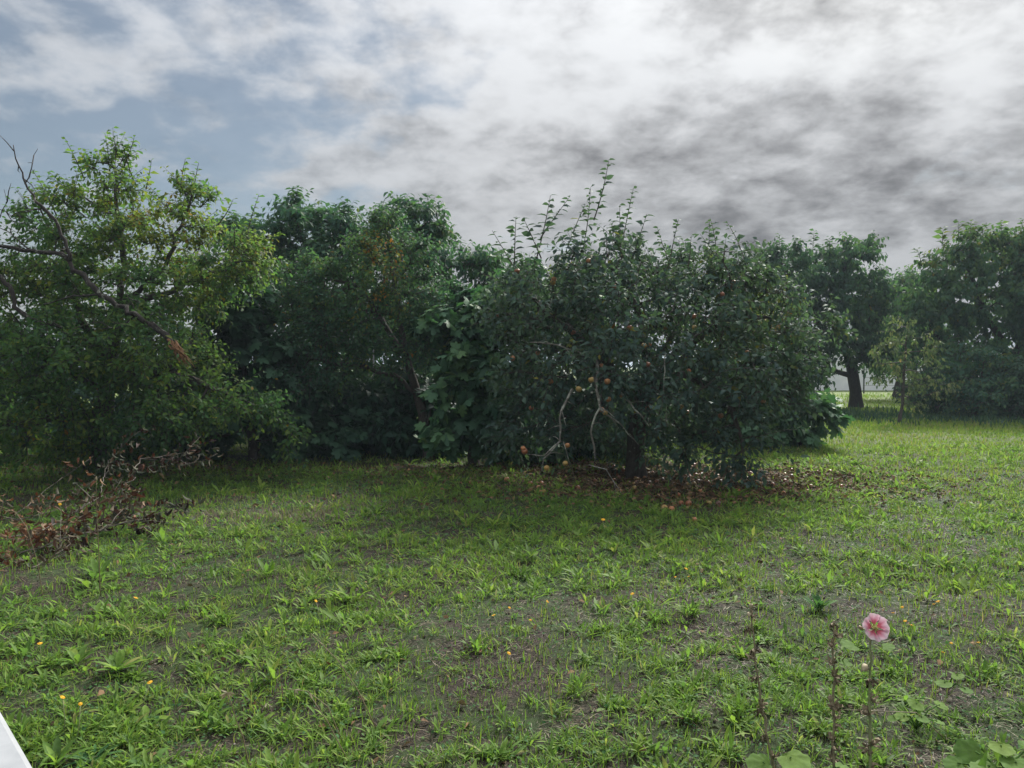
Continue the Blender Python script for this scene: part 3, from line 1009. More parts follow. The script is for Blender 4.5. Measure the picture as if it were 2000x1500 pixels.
tree('distant_tree', 'smaller far tree in the gap between the two large right trees', 'tree',
     [b3, P(1762, 720, d3), P(1765, 660, d3)],
     [(1755, 600, d3, 75, 55, 2), (1770, 560, d3, 45, 30, 1.2), (1790, 660, d3, 60, 40, 2), (1720, 650, d3, 40, 50, 1.5)],
     [SIMPLE], M_FAR, .26, 1100, 8, trunk_r=.18, bark=M_BARKD, nattr=250, step=.45, kill=.7, infl=5, tint=(.42, .15), twl=.9, thr=.06, ldroop=.7)

bs = G(1755, 828)
ds = bs[1]
tree('sapling', 'slender sapling with dry yellowish leaves in front of the right trees', 'tree',
     [bs, P(1762, 790, ds), P(1765, 740, ds), P(1768, 690, ds), P(1772, 640, ds)],
     [(1770, 720, ds, 45, 50, .7), (1765, 660, ds, 40, 40, .6), (1810, 745, ds, 40, 35, .6), (1730, 700, ds, 25, 45, .5), (1800, 690, ds, 35, 30, .5), (1790, 770, ds, 35, 22, .4, .6), (1850, 755, ds, 25, 10, .4, .4)],
     [OVATE2], M_DRYSAP, .12, 210, 6, trunk_r=.045, nattr=220, step=.2, kill=.3, infl=2.5, tint=(.45, .2), twl=.4, ldroop=.9, side=.6, up=.2, bark=M_BARK)
for i, (px, py, d, rx, ry, lab) in enumerate([(1905, 745, 24.5, 90, 55, 'blue green bush under the orange tinged tree'), (2010, 760, 24.0, 80, 60, 'dark bush cut by the right edge of the picture'), (1830, 770, 26.0, 60, 36, 'low dark bush behind the dry leaved sapling')]):
    bh = P(px, 0, d); bh[2] = hgt(bh[0], bh[1])
    tree('shrub', lab, 'bush', [bh, P(px, 800, d), P(px, 770, d)], [(px, py, d, rx, ry, 1.2), (px + 25, py + 20, d - .4, rx * .8, ry * .7, 1.0), (px - 15, py - 35, d, rx * .5, ry * .6, .8)],
         [SIMPLE, LEAFLET], M_HEDGE if i else M_WALNUT, .15, 620, 8, trunk_r=.06, nattr=170, step=.28, kill=.42, infl=4, tint=(.5, .2), twl=.5, thr=.05, ldroop=.6)

# ------------------------------------------------------------------ broken limb caught in the plum tree
dl = dP - 1.55
root = P(362, 712, dl)
bl = thing('broken_limb', 'broken dark limb with torn orange end caught in the plum tree', 'branch', root)


def chain(pts, r0, r1, sides=8, wob=.25, jit=.012, step=.09):
    q = subdivide(pts, step)
    q[1:-1] += rng.normal(size=q[1:-1].shape) * jit
    return tube(q, np.linspace(r0, r1, len(q)), sides, wob=wob), q


bag = Bag()
main, q0 = chain(pl(dl, (352, 690), (325, 655), (262, 618), (205, 582), (165, 540), (135, 508)), .042, .030, 9, .6, .022)
bag.add(*main)
ob('limb', bag.mesh('limb', M_LIMB, root), bl)
for pts, r0, r1 in [([(138, 510), (120, 498), (60, 490), (-10, 480), (-60, 470)], .045, .03), ([(137, 510), (125, 470), (108, 430), (70, 395), (48, 350), (32, 310), (26, 283)], .042, .008),
                    ([(108, 430), (75, 405), (20, 420), (-20, 400)], .016, .006), ([(48, 360), (62, 330), (74, 290)], .012, .004), ([(0, 425), (12, 395), (8, 370)], .010, .004), ([(60, 490), (20, 455), (-10, 440)], .016, .006),
                    ([(190, 575), (140, 580), (85, 595)], .022, .010), ([(262, 618), (230, 640), (180, 630), (150, 640)], .014, .006), ([(262, 605), (245, 570), (235, 545)], .010, .004), ([(-20, 520), (20, 560), (32, 600), (60, 625), (120, 640)], .05, .03)]:
    bag = Bag()
    tb, q = chain(pl(dl, *pts), r0 * .75, r1 * .7, 6)
    bag.add(*tb)
    for i in range(2, len(q), 2):
        dv = unit(rng.normal(size=3) + np.array([-.2, 0, .4])) * (.12 + .3 * rng.random())
        bag.add(*tube([q[i], q[i] + dv * .5 + rng.normal(size=3) * .02, q[i] + dv], [.008, .006, .002], 4))
    ob('branch', bag.mesh('branch', M_LIMB, root), bl)
bag = Bag()
for i in range(26):
    f0 = rng.random() * .6
    a = P(330 + 22 * f0 + rng.normal() * 4, 662 + 26 * f0 + rng.normal() * 4, dl - .045 + rng.normal() * .012)
    f1 = f0 + .35 + .5 * rng.random()
    b = P(332 + 34 * f1 + rng.normal() * 5, 664 + 44 * f1 + rng.normal() * 4, dl - .05 + rng.normal() * .025)
    bag.add(*tube([a, (a + b) / 2 + rng.normal(size=3) * .012, b], [.011, .009, .002], 5, wob=.6))
ob('torn_end', bag.mesh('torn_end', M_TORN, root), bl)

# ------------------------------------------------------------------ stake, far wall and fence
o = G(730, 880)
st = thing('stake', 'thin upright metal stake in the shade below the mirabelle tree', 'stake', o)
bag = Bag()
bag.add(*tube([o + np.array([0, 0, -.1]), o + np.array([.01, 0, 1.0]), o + np.array([0, 0, 2.1])], .014, 6))
ob('rod', bag.mesh('rod', plain_mat('galvanised_steel', (.16, .17, .18), (.26, .27, .28), 30, .5, .5), o), st)
bag = Bag()
for z in (.7, 1.2, 1.7):
    a = o + np.array([0, 0, z])
    bag.add(*tube([a + np.array([-.03, 0, 0]), a + np.array([.05, -.02, .02])], .008, 5))
ob('hook', bag.mesh('hook', bpy.data.materials['galvanised_steel'], o), st)


def box(bag, x0, x1, y0, y1, z0, z1, t=.5):
    V = [(x, y, z) for x in (x0, x1) for y in (y0, y1) for z in (z0, z1)]
    F = [(0, 1, 3), (0, 3, 2), (4, 6, 7), (4, 7, 5), (0, 4, 5), (0, 5, 1), (2, 3, 7), (2, 7, 6), (0, 2, 6), (0, 6, 4), (1, 5, 7), (1, 7, 3)]
    bag.add(V, F, t)


dw = 53.0
M_WALL = plain_mat('white_render', (.66, .68, .72), (.76, .77, .80), 2.0, .8, .2)
wl = thing('far_wall', 'long white rendered wall glimpsed beneath the far right trees', 'wall', (30, dw, 0))
bag = Bag()
box(bag, -18, 34, 0, .25, -.2, 2.9)
ob('wall', bag.mesh('wall', M_WALL, smooth=False), wl)
bag = Bag()
box(bag, -18.05, 34.05, -.05, .30, 2.9, 3.0)
ob('coping', bag.mesh('coping', plain_mat('stone_coping', (.40, .39, .37), (.5, .48, .46), 4, .8, .2), smooth=False), wl)
fn = thing('wire_fence', 'dark post and wire fence in front of the far white wall', 'fence', (24, 47, 0))
M_POST = plain_mat('dark_post', (.03, .035, .035), (.06, .06, .06), 20, .7, .3)
for i in range(9):
    bag = Bag()
    x = -2.2 + 3.0 * i
    bag.add(*tube([(x, 0, -.2), (x, 0, 1.0), (x, 0, 2.0)], .05, 6))
    ob('fence_post', bag.mesh('fence_post', M_POST), fn)
for z in (.5, 1.0, 1.5, 1.9):
    bag = Bag()
    bag.add(*tube([(-2.2, -.06, z), (10, -.06, z - .02), (21.8, -.06, z)], .008, 4))
    ob('wire', bag.mesh('wire', M_POST), fn)

# ------------------------------------------------------------------ white ledge at the bottom left corner
ez = .95
pA = G(0, 1380, ez)
pB = G(70, 1500, ez)
ev = unit(pB - pA)
en = np.array([ev[1], -ev[0], 0.0])
if en[0] > 0:
    en = -en          # towards the ledge body (left)
L0, L1 = pA - ev * 1.2, pB + ev * .35
le = thing('white_ledge', 'smooth white ledge cutting the bottom left corner of the picture', 'ledge', (float(pA[0]), float(pA[1]), 0))
prof = [(0.012, 0), (0.0, -.012), (0.0, -.05), (.02, -.055), (.02, -.95), (.30, -.95), (.30, -.055), (.32, -.05), (.32, -.012), (.308, 0)]
V, T = [], []
for e_ in (L0, L1):
    for (a, z) in prof:
        V.append(e_ + en * a + np.array([0, 0, z]))
n = len(prof)
for i in range(n):
    a, b = i, (i + 1) % n
    T += [(a, b, b + n), (a, b + n, a + n)]
T += [(0, i, i + 1) for i in range(1, n - 1)] + [(n, n + i + 1, n + i) for i in range(1, n - 1)]
ob('ledge', mesh('ledge', np.array(V) - np.array([pA[0], pA[1], 0]), T, plain_mat('white_paint', (.20, .212, .225), (.29, .30, .315), 9, .5, .4), smooth=False), le)

# ------------------------------------------------------------------ ground vegetation
def wedge(n, d0, d1, power, xm=.74):
    """points on the lawn between two distances; density falls as d**power"""
    u = rng.random(n)
    e = power + 2
    d = (d0 ** e + u * (d1 ** e - d0 ** e)) ** (1 / e)
    x = (rng.random(n) * 2 - 1) * (xm * d + .8)
    return x, d


def shade_zone(x, y):
    """0..1 where trees have kept the grass thin (bare soil and litter)"""
    a = np.exp(-(((x - (ba[0] + .6)) / 2.4) ** 2 + ((y - ba[1] + .1) / 1.6) ** 2) ** 2)
    row = 1 / (1 + np.exp(-(y - (12.35 + .25 * np.sin(x * 1.3))) * 5)) * (1 / (1 + np.exp((x - 1.5) * 3)))
    return np.clip(np.maximum(a, .72 * row), 0, 1)


def lawn_t(x, y):
    t = .40 + .30 * (fnoise(x, y, .8, 31) - .5) + .35 * (fnoise(x, y, .25, 35) - .5)
    t += .14 / (1 + np.exp(-(x - .22 * y - .6) * 1.2))
    return t


def green_patch(x, y):
    """bright fine grass patch at the left of centre"""
    c = G(560, 975)
    return np.exp(-(((x - c[0]) / 1.7) ** 2 + ((y - c[1]) / .75) ** 2) ** 1.5)


def pink_patch(x, y):
    c = G(590, 1008)
    return np.exp(-(((x - c[0] - .4 * np.sin(y * 5)) / 1.15) ** 2 + ((y - c[1] - .15 * np.sin(x * 3)) / .42) ** 2)) * np.clip(fnoise(x, y, 2.4, 91) * 2.6 - .6, 0, 1)


def bare(x, y):
    return np.clip((.6 * fnoise(x, y, 1.6, 41) + .4 * vnoise(x, y, 5.0, 44) - .53) * 8, 0, 1)


# short grass
x, y = wedge(190000, 2.6, 30, -1.1)
keep = rng.random(len(x)) < (1 - .96 * shade_zone(x, y)) * (1 - .80 * bare(x, y) * (y < 11)) * (1 - .5 * pink_patch(x, y))
x, y = x[keep], y[keep]
n = len(x)
gp = green_patch(x, y)
cl_ = fnoise(x, y, 4.5, 54)
ln = (.4 + 1.2 * cl_) * (.028 + .045 * rng.random(n)) * (1 + .5 * gp) * (.75 + .7 * fnoise(x, y, 1.1, 51)) * (1 + .03 * np.maximum(y - 10, 0))
wd = (.0035 + .003 * rng.random(n)) * np.maximum(1, y / 4.5)
az = rng.random(n) * 6.283
tl = rng.normal(size=n) * .45
dirv = np.stack([np.cos(az) * np.sin(tl), np.sin(az) * np.sin(tl), np.cos(tl)], 1)
nr = np.stack([np.cos(az), np.sin(az), .3 * np.ones(n)], 1) + rng.normal(size=(n, 3)) * .3
fr = frames(dirv, nr)
fr = fr * np.stack([wd, ln, ln], 1)[:, :, None]
tt = np.clip(lawn_t(x, y) + .25 * (cl_ - .5) + .12 * gp + rng.normal(size=n) * .12 + (rng.random(n) < .10) * .35, 0, 1)
V, T, t = stamp(BLADE, np.stack([x, y, hgt(x, y) - .004], 1), fr, 1.0, tt)
ob('grass', mesh('grass', V, T, M_GRASS, t), kind='stuff')
bpy.data.objects['grass']['label'] = 'short green grass growing all over the lawn'
bpy.data.objects['grass']['category'] = 'grass'

# far lawn blades
x, y = wedge(18000, 20, 46, -1.0, .8)
x = np.abs(x)
n = len(x)
ln = .07 + .08 * rng.random(n)
az = rng.random(n) * 6.283
tl = rng.normal(size=n) * .4
dirv = np.stack([np.cos(az) * np.sin(tl), np.sin(az) * np.sin(tl), np.cos(tl)], 1)
fr = frames(dirv, np.stack([np.cos(az), np.sin(az), .3 * np.ones(n)], 1)) * np.stack([.03 + .02 * rng.random(n), ln, ln], 1)[:, :, None]
V, T, t = stamp(BLADE, np.stack([x, y, hgt(x, y) - .01], 1), fr, 1.0, np.clip(lawn_t(x, y) + .05 + rng.normal(size=n) * .12, 0, 1))
tag(ob('far_grass', mesh('far_grass', V, T, M_GRASS, t), kind='stuff'), 'grass of the sunlit field beyond the right trees', 'grass')

# dark rank undergrowth below the right trees, its colour also carrying their shade
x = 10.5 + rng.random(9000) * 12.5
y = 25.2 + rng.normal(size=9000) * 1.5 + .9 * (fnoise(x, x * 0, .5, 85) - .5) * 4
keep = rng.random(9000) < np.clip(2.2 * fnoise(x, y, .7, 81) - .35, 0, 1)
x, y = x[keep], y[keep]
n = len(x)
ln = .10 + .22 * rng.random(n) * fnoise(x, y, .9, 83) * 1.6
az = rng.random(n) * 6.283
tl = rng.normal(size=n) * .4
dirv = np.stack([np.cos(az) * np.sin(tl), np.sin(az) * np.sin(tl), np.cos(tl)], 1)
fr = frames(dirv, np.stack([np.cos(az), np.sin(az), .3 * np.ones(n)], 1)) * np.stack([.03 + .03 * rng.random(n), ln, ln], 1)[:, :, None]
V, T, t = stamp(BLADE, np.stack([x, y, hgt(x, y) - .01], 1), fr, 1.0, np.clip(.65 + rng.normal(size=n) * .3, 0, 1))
tag(ob('undergrowth', mesh('undergrowth', V, T, M_HEDGE, t), kind='stuff'), 'dark rank undergrowth, its colour also carrying shade, along the foot of the right trees', 'undergrowth')

# small leaved ground cover
x, y = wedge(75000, 2.6, 12, -1.3)
keep = rng.random(len(x)) < np.clip(.22 + 1.6 * (fnoise(x, y, 1.7, 61) - .35), .12, 1) * (1 - .9 * shade_zone(x, y))
x, y = x[keep], y[keep]
n = len(x)
az = rng.random(n) * 6.283
dirv = np.stack([np.cos(az), np.sin(az), .25 + .35 * rng.normal(size=n)], 1)
sz = (.010 + .022 * rng.random(n) ** 2) * np.maximum(1, y / 5)
tt = np.clip(.42 + .4 * (fnoise(x, y, 2.2, 66) - .5) + rng.normal(size=n) * .14, 0, 1)
V, T, t = stamp(SIMPLE, np.stack([x, y, hgt(x, y) + .012 + .02 * rng.random(n)], 1), frames(dirv, np.array([0, 0, 1.]) + rng.normal(size=(n, 3)) * .35), sz, tt)
tag(ob('ground_cover', mesh('ground_cover', V, T, M_COVER, t), kind='stuff'), 'tiny leaved ground cover between the weed tufts', 'ground cover')

# dry straw scraps
x, y = wedge(75000, 2.6, 12, -1.4)
keep = rng.random(len(x)) < np.clip(.22 + .9 * bare(x, y) + .5 * pink_patch(x, y), 0, 1)
x, y = x[keep], y[keep]
n = len(x)
az = rng.random(n) * 6.283
fr = frames(np.stack([np.cos(az), np.sin(az), .12 * rng.normal(size=n)], 1), np.array([0, 0, 1.]) + rng.normal(size=(n, 3)) * .3)
ln = .015 + .09 * rng.random(n) ** 2.5
fr = fr * np.stack([.0022 * np.maximum(1, y / 5) * np.ones(n), ln, ln * .4], 1)[:, :, None]
V, T, t = stamp(BLADE, np.stack([x, y, hgt(x, y) + .006 + .012 * rng.random(n)], 1), fr, 1.0, np.clip(.36 + rng.normal(size=n) * .28, 0, 1))
tag(ob('straw', mesh('straw', V, T, M_STRAW, t), kind='stuff'), 'dry straw scraps lying on the bare soil', 'straw')

# crumbs of earth and small stones on the bare patches
x, y = wedge(16000, 2.6, 9, -1.2)
keep = rng.random(len(x)) < .15 + .85 * bare(x, y)
x, y = x[keep], y[keep]
n = len(x)
OCT = (np.array([(1, 0, 0), (-1, 0, 0), (0, 1, 0), (0, -1, 0), (0, 0, .7), (0, 0, -.7)], float), np.array([(0, 2, 4), (2, 1, 4), (1, 3, 4), (3, 0, 4), (2, 0, 5), (1, 2, 5), (3, 1, 5), (0, 3, 5)]))
fr = frames(rng.normal(size=(n, 3)), rng.normal(size=(n, 3))) * (.6 + .8 * rng.random((n, 3, 1)))
V, T, t = stamp(OCT, np.stack([x, y, hgt(x, y) + .003], 1), fr, .003 + .010 * rng.random(n) ** 3, rng.random(n))
M_CLOD = plain_mat('earth_crumb', [(0, (.018, .014, .011)), (.6, (.07, .055, .042)), (1, (.20, .18, .155))], None, 80, .95, .1, attr=True)
tag(ob('soil_crumbs', mesh('soil_crumbs', V, T, M_CLOD, t, smooth=False), kind='stuff'), 'crumbs of earth and tiny stones on bare soil', 'soil')

# pinkish dry grass heads
c0 = G(590, 1010)
n = 9000
x = c0[0] + rng.normal(size=n) * 1.3
y = c0[1] + rng.normal(size=n) * .7
keep = rng.random(n) < pink_patch(x, y) + .04
x, y = x[keep], y[keep]
n = len(x)
az = rng.random(n) * 6.283
tl = rng.normal(size=n) * .75
dirv = np.stack([np.cos(az) * np.sin(tl), np.sin(az) * np.sin(tl), np.cos(tl)], 1)
ln = .035 + .05 * rng.random(n)
fr = frames(dirv, np.stack([np.cos(az), np.sin(az), .3 * np.ones(n)], 1)) * np.stack([.008 + .006 * rng.random(n), ln, ln], 1)[:, :, None]
V, T, t = stamp(BLADE, np.stack([x, y, hgt(x, y)], 1), fr, 1.0, np.clip(.5 + rng.normal(size=n) * .2, 0, 1))
tag(ob('dry_grass', mesh('dry_grass', V, T, M_PINKDRY, t), kind='stuff'), 'pinkish dry grass patch left of the picture centre', 'dry grass')

# leaf litter below the apple tree and along the row
n = 14000
x = ba[0] + .75 + rng.normal(size=n) * 1.5
y = ba[1] - .35 + rng.normal(size=n) * .95
x2 = rng.random(2500) * 13 - 10.5
y2 = 12.3 + rng.normal(size=2500) * .55 + .25 * np.sin(x2 * 1.3)
x3, y3 = wedge(1500, 2.7, 12, -.3)
x, y = np.concatenate([x, x2, x3]), np.concatenate([y, y2, y3])
n = len(x)
az = rng.random(n) * 6.283
V, T, t = stamp(SIMPLE, np.stack([x, y, hgt(x, y) + .012 + .03 * rng.random(n)], 1),
                frames(np.stack([np.cos(az), np.sin(az), .25 * rng.normal(size=n)], 1), np.array([0, 0, 1.]) + rng.normal(size=(n, 3)) * .6),
                .022 + .04 * rng.random(n) + .03 * (y > 9), np.clip(.42 + rng.normal(size=n) * .26, 0, 1))
tag(ob('leaf_litter', mesh('leaf_litter', V, T, M_LITTER, t), kind='stuff'), 'brown fallen leaves scattered under the trees', 'leaf litter')

# fallen apples
fixed = [(1312, 994), (1298, 990), (1357, 1015), (1052, 955), (1062, 963), (1055, 966), (920, 950), (1058, 948), (1185, 957), (1238, 945), (1225, 946), (1460, 938), (1545, 960), (1530, 968), (1510, 960), (1385, 983), (1403, 984), (1330, 982), (1345, 984), (1118, 963), (1128, 953)]
k_ = 0
for i in range(95):
    if i < len(fixed):
        g = G(*fixed[i])
    else:
        g = np.array([ba[0] + .55 + random.gauss(0, 1.05), ba[1] - .35 + random.gauss(0, .6), 0.])
        g[2] = hgt(g[0], g[1])
    o = ob('fallen_apple', APM[[2, 0, 2, 1, 3, 2][i % 6] if i >= 6 else [0, 1, 0, 0, 1, 0][i]], None, (g[0], g[1], g[2] + .028))
    s = .062 + .025 * random.random()
    o.scale = (s, s, s * .92)
    o.rotation_euler = (random.uniform(0, 6), random.uniform(0, 6), random.uniform(0, 6))
    if i == 0:
        tag(o, 'bright orange fallen apple nearest the camera in front of the brown leaves', 'apple', 'windfall apples under the apple tree')
    elif i == 6:
        tag(o, 'lone fallen apple in the grass well left of the others', 'apple', 'windfall apples under the apple tree')
    else:
        tag(o, 'windfall apple lying among brown leaves under the apple tree', 'apple', 'windfall apples under the apple tree')

# weed tufts: arching lance leaves from one crown
def arch_tpl(w, bend, tipw=.6):
    ys = [0, .25, .5, .75]
    V, T = [], []
    ws = [.30 * w, .55 * w, .95 * w, tipw * w]
    for y, hw in zip(ys, ws):
        yy = y * (1 - .18 * bend * y)
        z = -bend * y * y
        V += [(-hw, yy, z + .25 * hw), (0, yy, z - .05 * hw), (hw, yy, z + .25 * hw)]
    V.append((0, 1 - .22 * bend, -bend))
    for i in range(3):
        a = 3 * i
        for j in (0, 1):
            T += [(a + j, a + j + 1, a + j + 4), (a + j, a + j + 4, a + j + 3)]
    T += [(9, 10, 12), (10, 11, 12)]
    return np.array(V, float), np.array(T)


ARCH = [arch_tpl(.075, .26, .8), arch_tpl(.06, .42, .75), arch_tpl(.095, .20, .9), arch_tpl(.05, .32, .75)]


def tuft_leaves(r, n, size, upright):
    """azimuth, tilt and length of the leaves of one tuft"""
    out = []
    for i in range(n):
        az = i * 2.4 + r.normal() * .3
        el = np.clip(upright + .5 * (i / n) + r.normal() * .2, .2, 1.5)
        out.append((az, el, size * (1.05 - .35 * i / n) * (.5 + .75 * r.random()), int(r.integers(0, 4)), float(np.clip(.5 + r.normal() * .22, 0, 1))))
    return out


def tuft_frames(lv):
    az = np.array([l[0] for l in lv])
    el = np.array([l[1] for l in lv])
    d = np.stack([np.cos(az) * np.cos(el), np.sin(az) * np.cos(el), np.sin(el)], 1)
    nn = np.stack([-np.cos(az) * np.sin(el), -np.sin(az) * np.sin(el), np.cos(el)], 1) + rng.normal(size=(len(lv), 3)) * .15
    return frames(d, nn)


x, y = wedge(26000, 2.75, 16, -.8)
dn = fnoise(x, y, .9, 71)
keep = (rng.random(len(x)) < np.clip(1.0 - 1.2 * bare(x, y) * .6, .1, 1) * np.clip(.35 + 2.4 * (dn - .35), .08, 1) * (1 - .9 * shade_zone(x, y)) * (1 - .9 * np.maximum(green_patch(x, y), pink_patch(x, y))))
x, y = x[keep], y[keep]
o_ = np.argsort(y)
x, y = x[o_], y[o_]
inframe = (np.abs(x) < .67 * y) & (y > 3.12)
TUFTS = []
for v in range(14):
    r = np.random.default_rng(500 + v)
    lv = tuft_leaves(r, int(r.integers(26, 42)), 1.0, .35 + .45 * r.random())
    fr = tuft_frames(lv)
    fr[:, 0] *= .45 + .85 * r.random()
    bag = Bag()
    for i, l in enumerate(lv):
        bag.add(*stamp(ARCH[l[3]], r.normal(size=(1, 3)) * np.array([.24, .24, 0]), fr[i:i + 1], l[2], l[4]))
    TUFTS.append(bag.mesh('weed_tuft', M_TUFT))
leafvar = {}
rest = Bag()
rest_i = []
nth = 0
SZ = (.032 + .066 * rng.random(len(x)) ** 1.9) * (1 + .03 * y)
ORDER = np.concatenate([np.argsort(-(SZ / y) * inframe)[:300]])
chosen = np.zeros(len(x), bool)
chosen[ORDER] = True
for i in range(len(x)):
    z = hgt(x[i], y[i])
    size = SZ[i]
    if chosen[i] and nth < 60:
        th = thing('weed_tuft', 'leafy bright green weed tuft close to the camera in the lawn', 'weed', (x[i], y[i], z), 'leafy weed tufts nearest the camera')
        r = np.random.default_rng(900 + i)
        lv = tuft_leaves(r, int(r.integers(18, 28)), size, .35 + .45 * r.random())
        fr = tuft_frames(lv)
        fr[:, 0] *= .45 + .75 * r.random()
        for j, l in enumerate(lv):
            key = (l[3], round(l[4] * 5))
            if key not in leafvar:
                tv, tf = ARCH[l[3]]
                leafvar[key] = mesh('leaf', tv, tf, M_TUFT, np.full(len(tv), key[1] / 5))
            lo = bpy.data.objects.new('leaf', leafvar[key])
            col.objects.link(lo)
            lo.parent = th
            f_, s_ = fr[j], l[2]
            pq = r.normal(size=3) * .022
            pq[2] = 0
            lo.matrix_local = Matrix([[f_[0][q] * s_ * 1.15, f_[1][q] * s_, f_[2][q] * s_, pq[q]] for q in range(3)] + [[0, 0, 0, 1]])
        nth += 1
    elif chosen[i]:
        o = ob('weed_tuft', TUFTS[i % 14], None, (x[i], y[i], z))
        o.scale = (size, size, size * random.uniform(.8, 1.15))
        o.rotation_euler = (0, 0, random.uniform(0, 6.28))
        tag(o, 'small leafy green weed tuft in the middle of the lawn', 'weed', 'leafy weed tufts in the middle lawn')
        nth += 1
    else:
        rest_i.append(i)
ri = np.array(rest_i)
m, nl_ = len(ri), 10
iz = np.arange(nl_)[None] / nl_
az = np.arange(nl_)[None] * 2.4 + rng.normal(size=(m, nl_)) * .4
el = np.clip(.35 + .45 * rng.random((m, 1)) + .5 * iz + rng.normal(size=(m, nl_)) * .25, .2, 1.5)
d = np.stack([np.cos(az) * np.cos(el), np.sin(az) * np.cos(el), np.sin(el)], -1).reshape(-1, 3)
nn = np.stack([-np.cos(az) * np.sin(el), -np.sin(az) * np.sin(el), np.cos(el)], -1).reshape(-1, 3) + rng.normal(size=(m * nl_, 3)) * .25
ps = np.repeat(np.stack([x[ri], y[ri], hgt(x[ri], y[ri])], 1), nl_, 0) + rng.normal(size=(m * nl_, 3)) * np.array([.02, .02, 0])
sz = np.repeat(SZ[ri], nl_) * (.5 + .75 * rng.random(m * nl_))
tt = np.clip(np.repeat(.50 + .6 * (fnoise(x[ri], y[ri], .5, 75) - .5) + rng.normal(size=m) * .14 + .12 / (1 + np.exp(-(x[ri] - .2 * y[ri]) * 1.2)), nl_) + rng.normal(size=m * nl_) * .16, 0, 1)
wf = np.repeat(np.clip(.35 + .95 * rng.random(m), .4, 1.25), nl_)
fr = frames(d, nn)
fr[:, 0] *= wf[:, None]
sz *= np.repeat(np.where(rng.random(m) < .12, 1.5, 1.0), nl_)
rest.add(*stamp(LANCE, ps, fr, sz, tt))
tag(ob('far_weeds', rest.mesh('far_weeds', M_TUFT), kind='stuff'), 'distant leafy weeds merging with the lawn', 'weeds')


# tufts that stand next to something one can find get a label of their own
marks = [(1707, 1240, 'the pink hollyhock flower'), (1630, 1350, 'the middle dried stalk'), (1485, 1330, 'the left dried stalk'), (195, 1165, 'the tall upright dry stalk'), (690, 1340, 'the long leaning dry stalk'), (994, 1280, 'the nearest central yellow flower'),
         (293, 1340, 'the yellow flower by the dock leaves'), (1340, 1115, 'the largest small yellow flower'), (480, 1460, 'the dry oat stalk'), (1000, 1500, 'the bottom edge centre'), (1300, 1500, 'the bottom edge below the apple trunk'), (1790, 1400, 'the small mallow plant'),
         (1915, 1300, 'the right oat heads'), (80, 1260, 'the farthest left yellow flower'), (265, 1170, 'the yellow flower by the brush'), (1600, 1185, 'the bushy dark green weed'), (617, 1175, 'the lone left yellow flower'), (1235, 1160, 'the yellow flower below the apple trunk'),
         (1950, 1460, 'the bottom right corner mallow'), (180, 1468, 'the star shaped rosette'), (1832, 1176, 'the far right yellow pair'), (1178, 1015, 'the yellow flower before the apple tree'), (590, 1010, 'the pinkish dry grass'), (800, 1490, 'the bottom edge left of centre')]
ORD = ['', 'second', 'third', 'fourth', 'fifth', 'sixth', 'seventh', 'eighth', 'ninth', 'tenth', 'eleventh', 'twelfth', 'thirteenth', 'fourteenth', 'fifteenth', 'sixteenth', 'seventeenth', 'eighteenth', 'nineteenth', 'twentieth']
tlist = [o for o in col.objects if o.name.startswith('weed_tuft') and o.parent is None]
tpx, tpy, _ = project(np.array([o.location for o in tlist]))
mk = np.array([m_[:2] for m_ in marks], float)
ddx, ddy = tpx[:, None] - mk[None, :, 0], (tpy[:, None] - mk[None, :, 1]) * 1.6
own = np.hypot(ddx, ddy).argmin(1)
rank = {}
for j in sorted(range(len(tlist)), key=lambda q: np.hypot(ddx[q, own[q]], ddy[q, own[q]])):
    x_, y_ = ddx[j, own[j]], ddy[j, own[j]]
    side_ = ('right of' if x_ > 0 else 'left of') if abs(x_) > abs(y_) else ('in front of' if y_ > 0 else 'behind')
    key = (int(own[j]), side_)
    r_ = rank.get(key, 0)
    rank[key] = r_ + 1
    if r_ < len(ORD):
        tlist[j]['label'] = 'leafy green weed tuft, ' + (ORD[r_] + ' nearest ' if r_ else 'nearest ') + side_ + ' ' + marks[own[j]][2]


# broad rosettes at the bottom left
def rosette(px, py, label, n, size, el, mat, tpl, group=None, name='weed_rosette', tmid=.45):
    g = G(px, py)
    th = thing(name, label, 'weed', g, group)
    r = np.random.default_rng(int(px * 3 + py))
    for i in range(n):
        az = i * 2.4 + r.normal() * .2
        e = el + .5 * i / n + r.normal() * .1
        d = np.array([[math.cos(az) * math.cos(e), math.sin(az) * math.cos(e), math.sin(e)]])
        nn = np.array([[-math.cos(az) * math.sin(e), -math.sin(az) * math.sin(e), math.cos(e)]])
        f_ = frames(d, nn + r.normal(size=(1, 3)) * .1)[0]
        s_ = size * (1.1 - .4 * i / n) * (.85 + .3 * r.random())
        me = mesh('leaf', tpl[0], tpl[1], mat, np.full(len(tpl[0]), np.clip(tmid + .2 * r.normal(), 0, 1)))
        lo = ob('leaf', me, th)
        lo.matrix_local = Matrix([[f_[0][q] * s_, f_[1][q] * s_, f_[2][q] * s_, 0] for q in range(3)] + [[0, 0, 0, 1]])
    return th


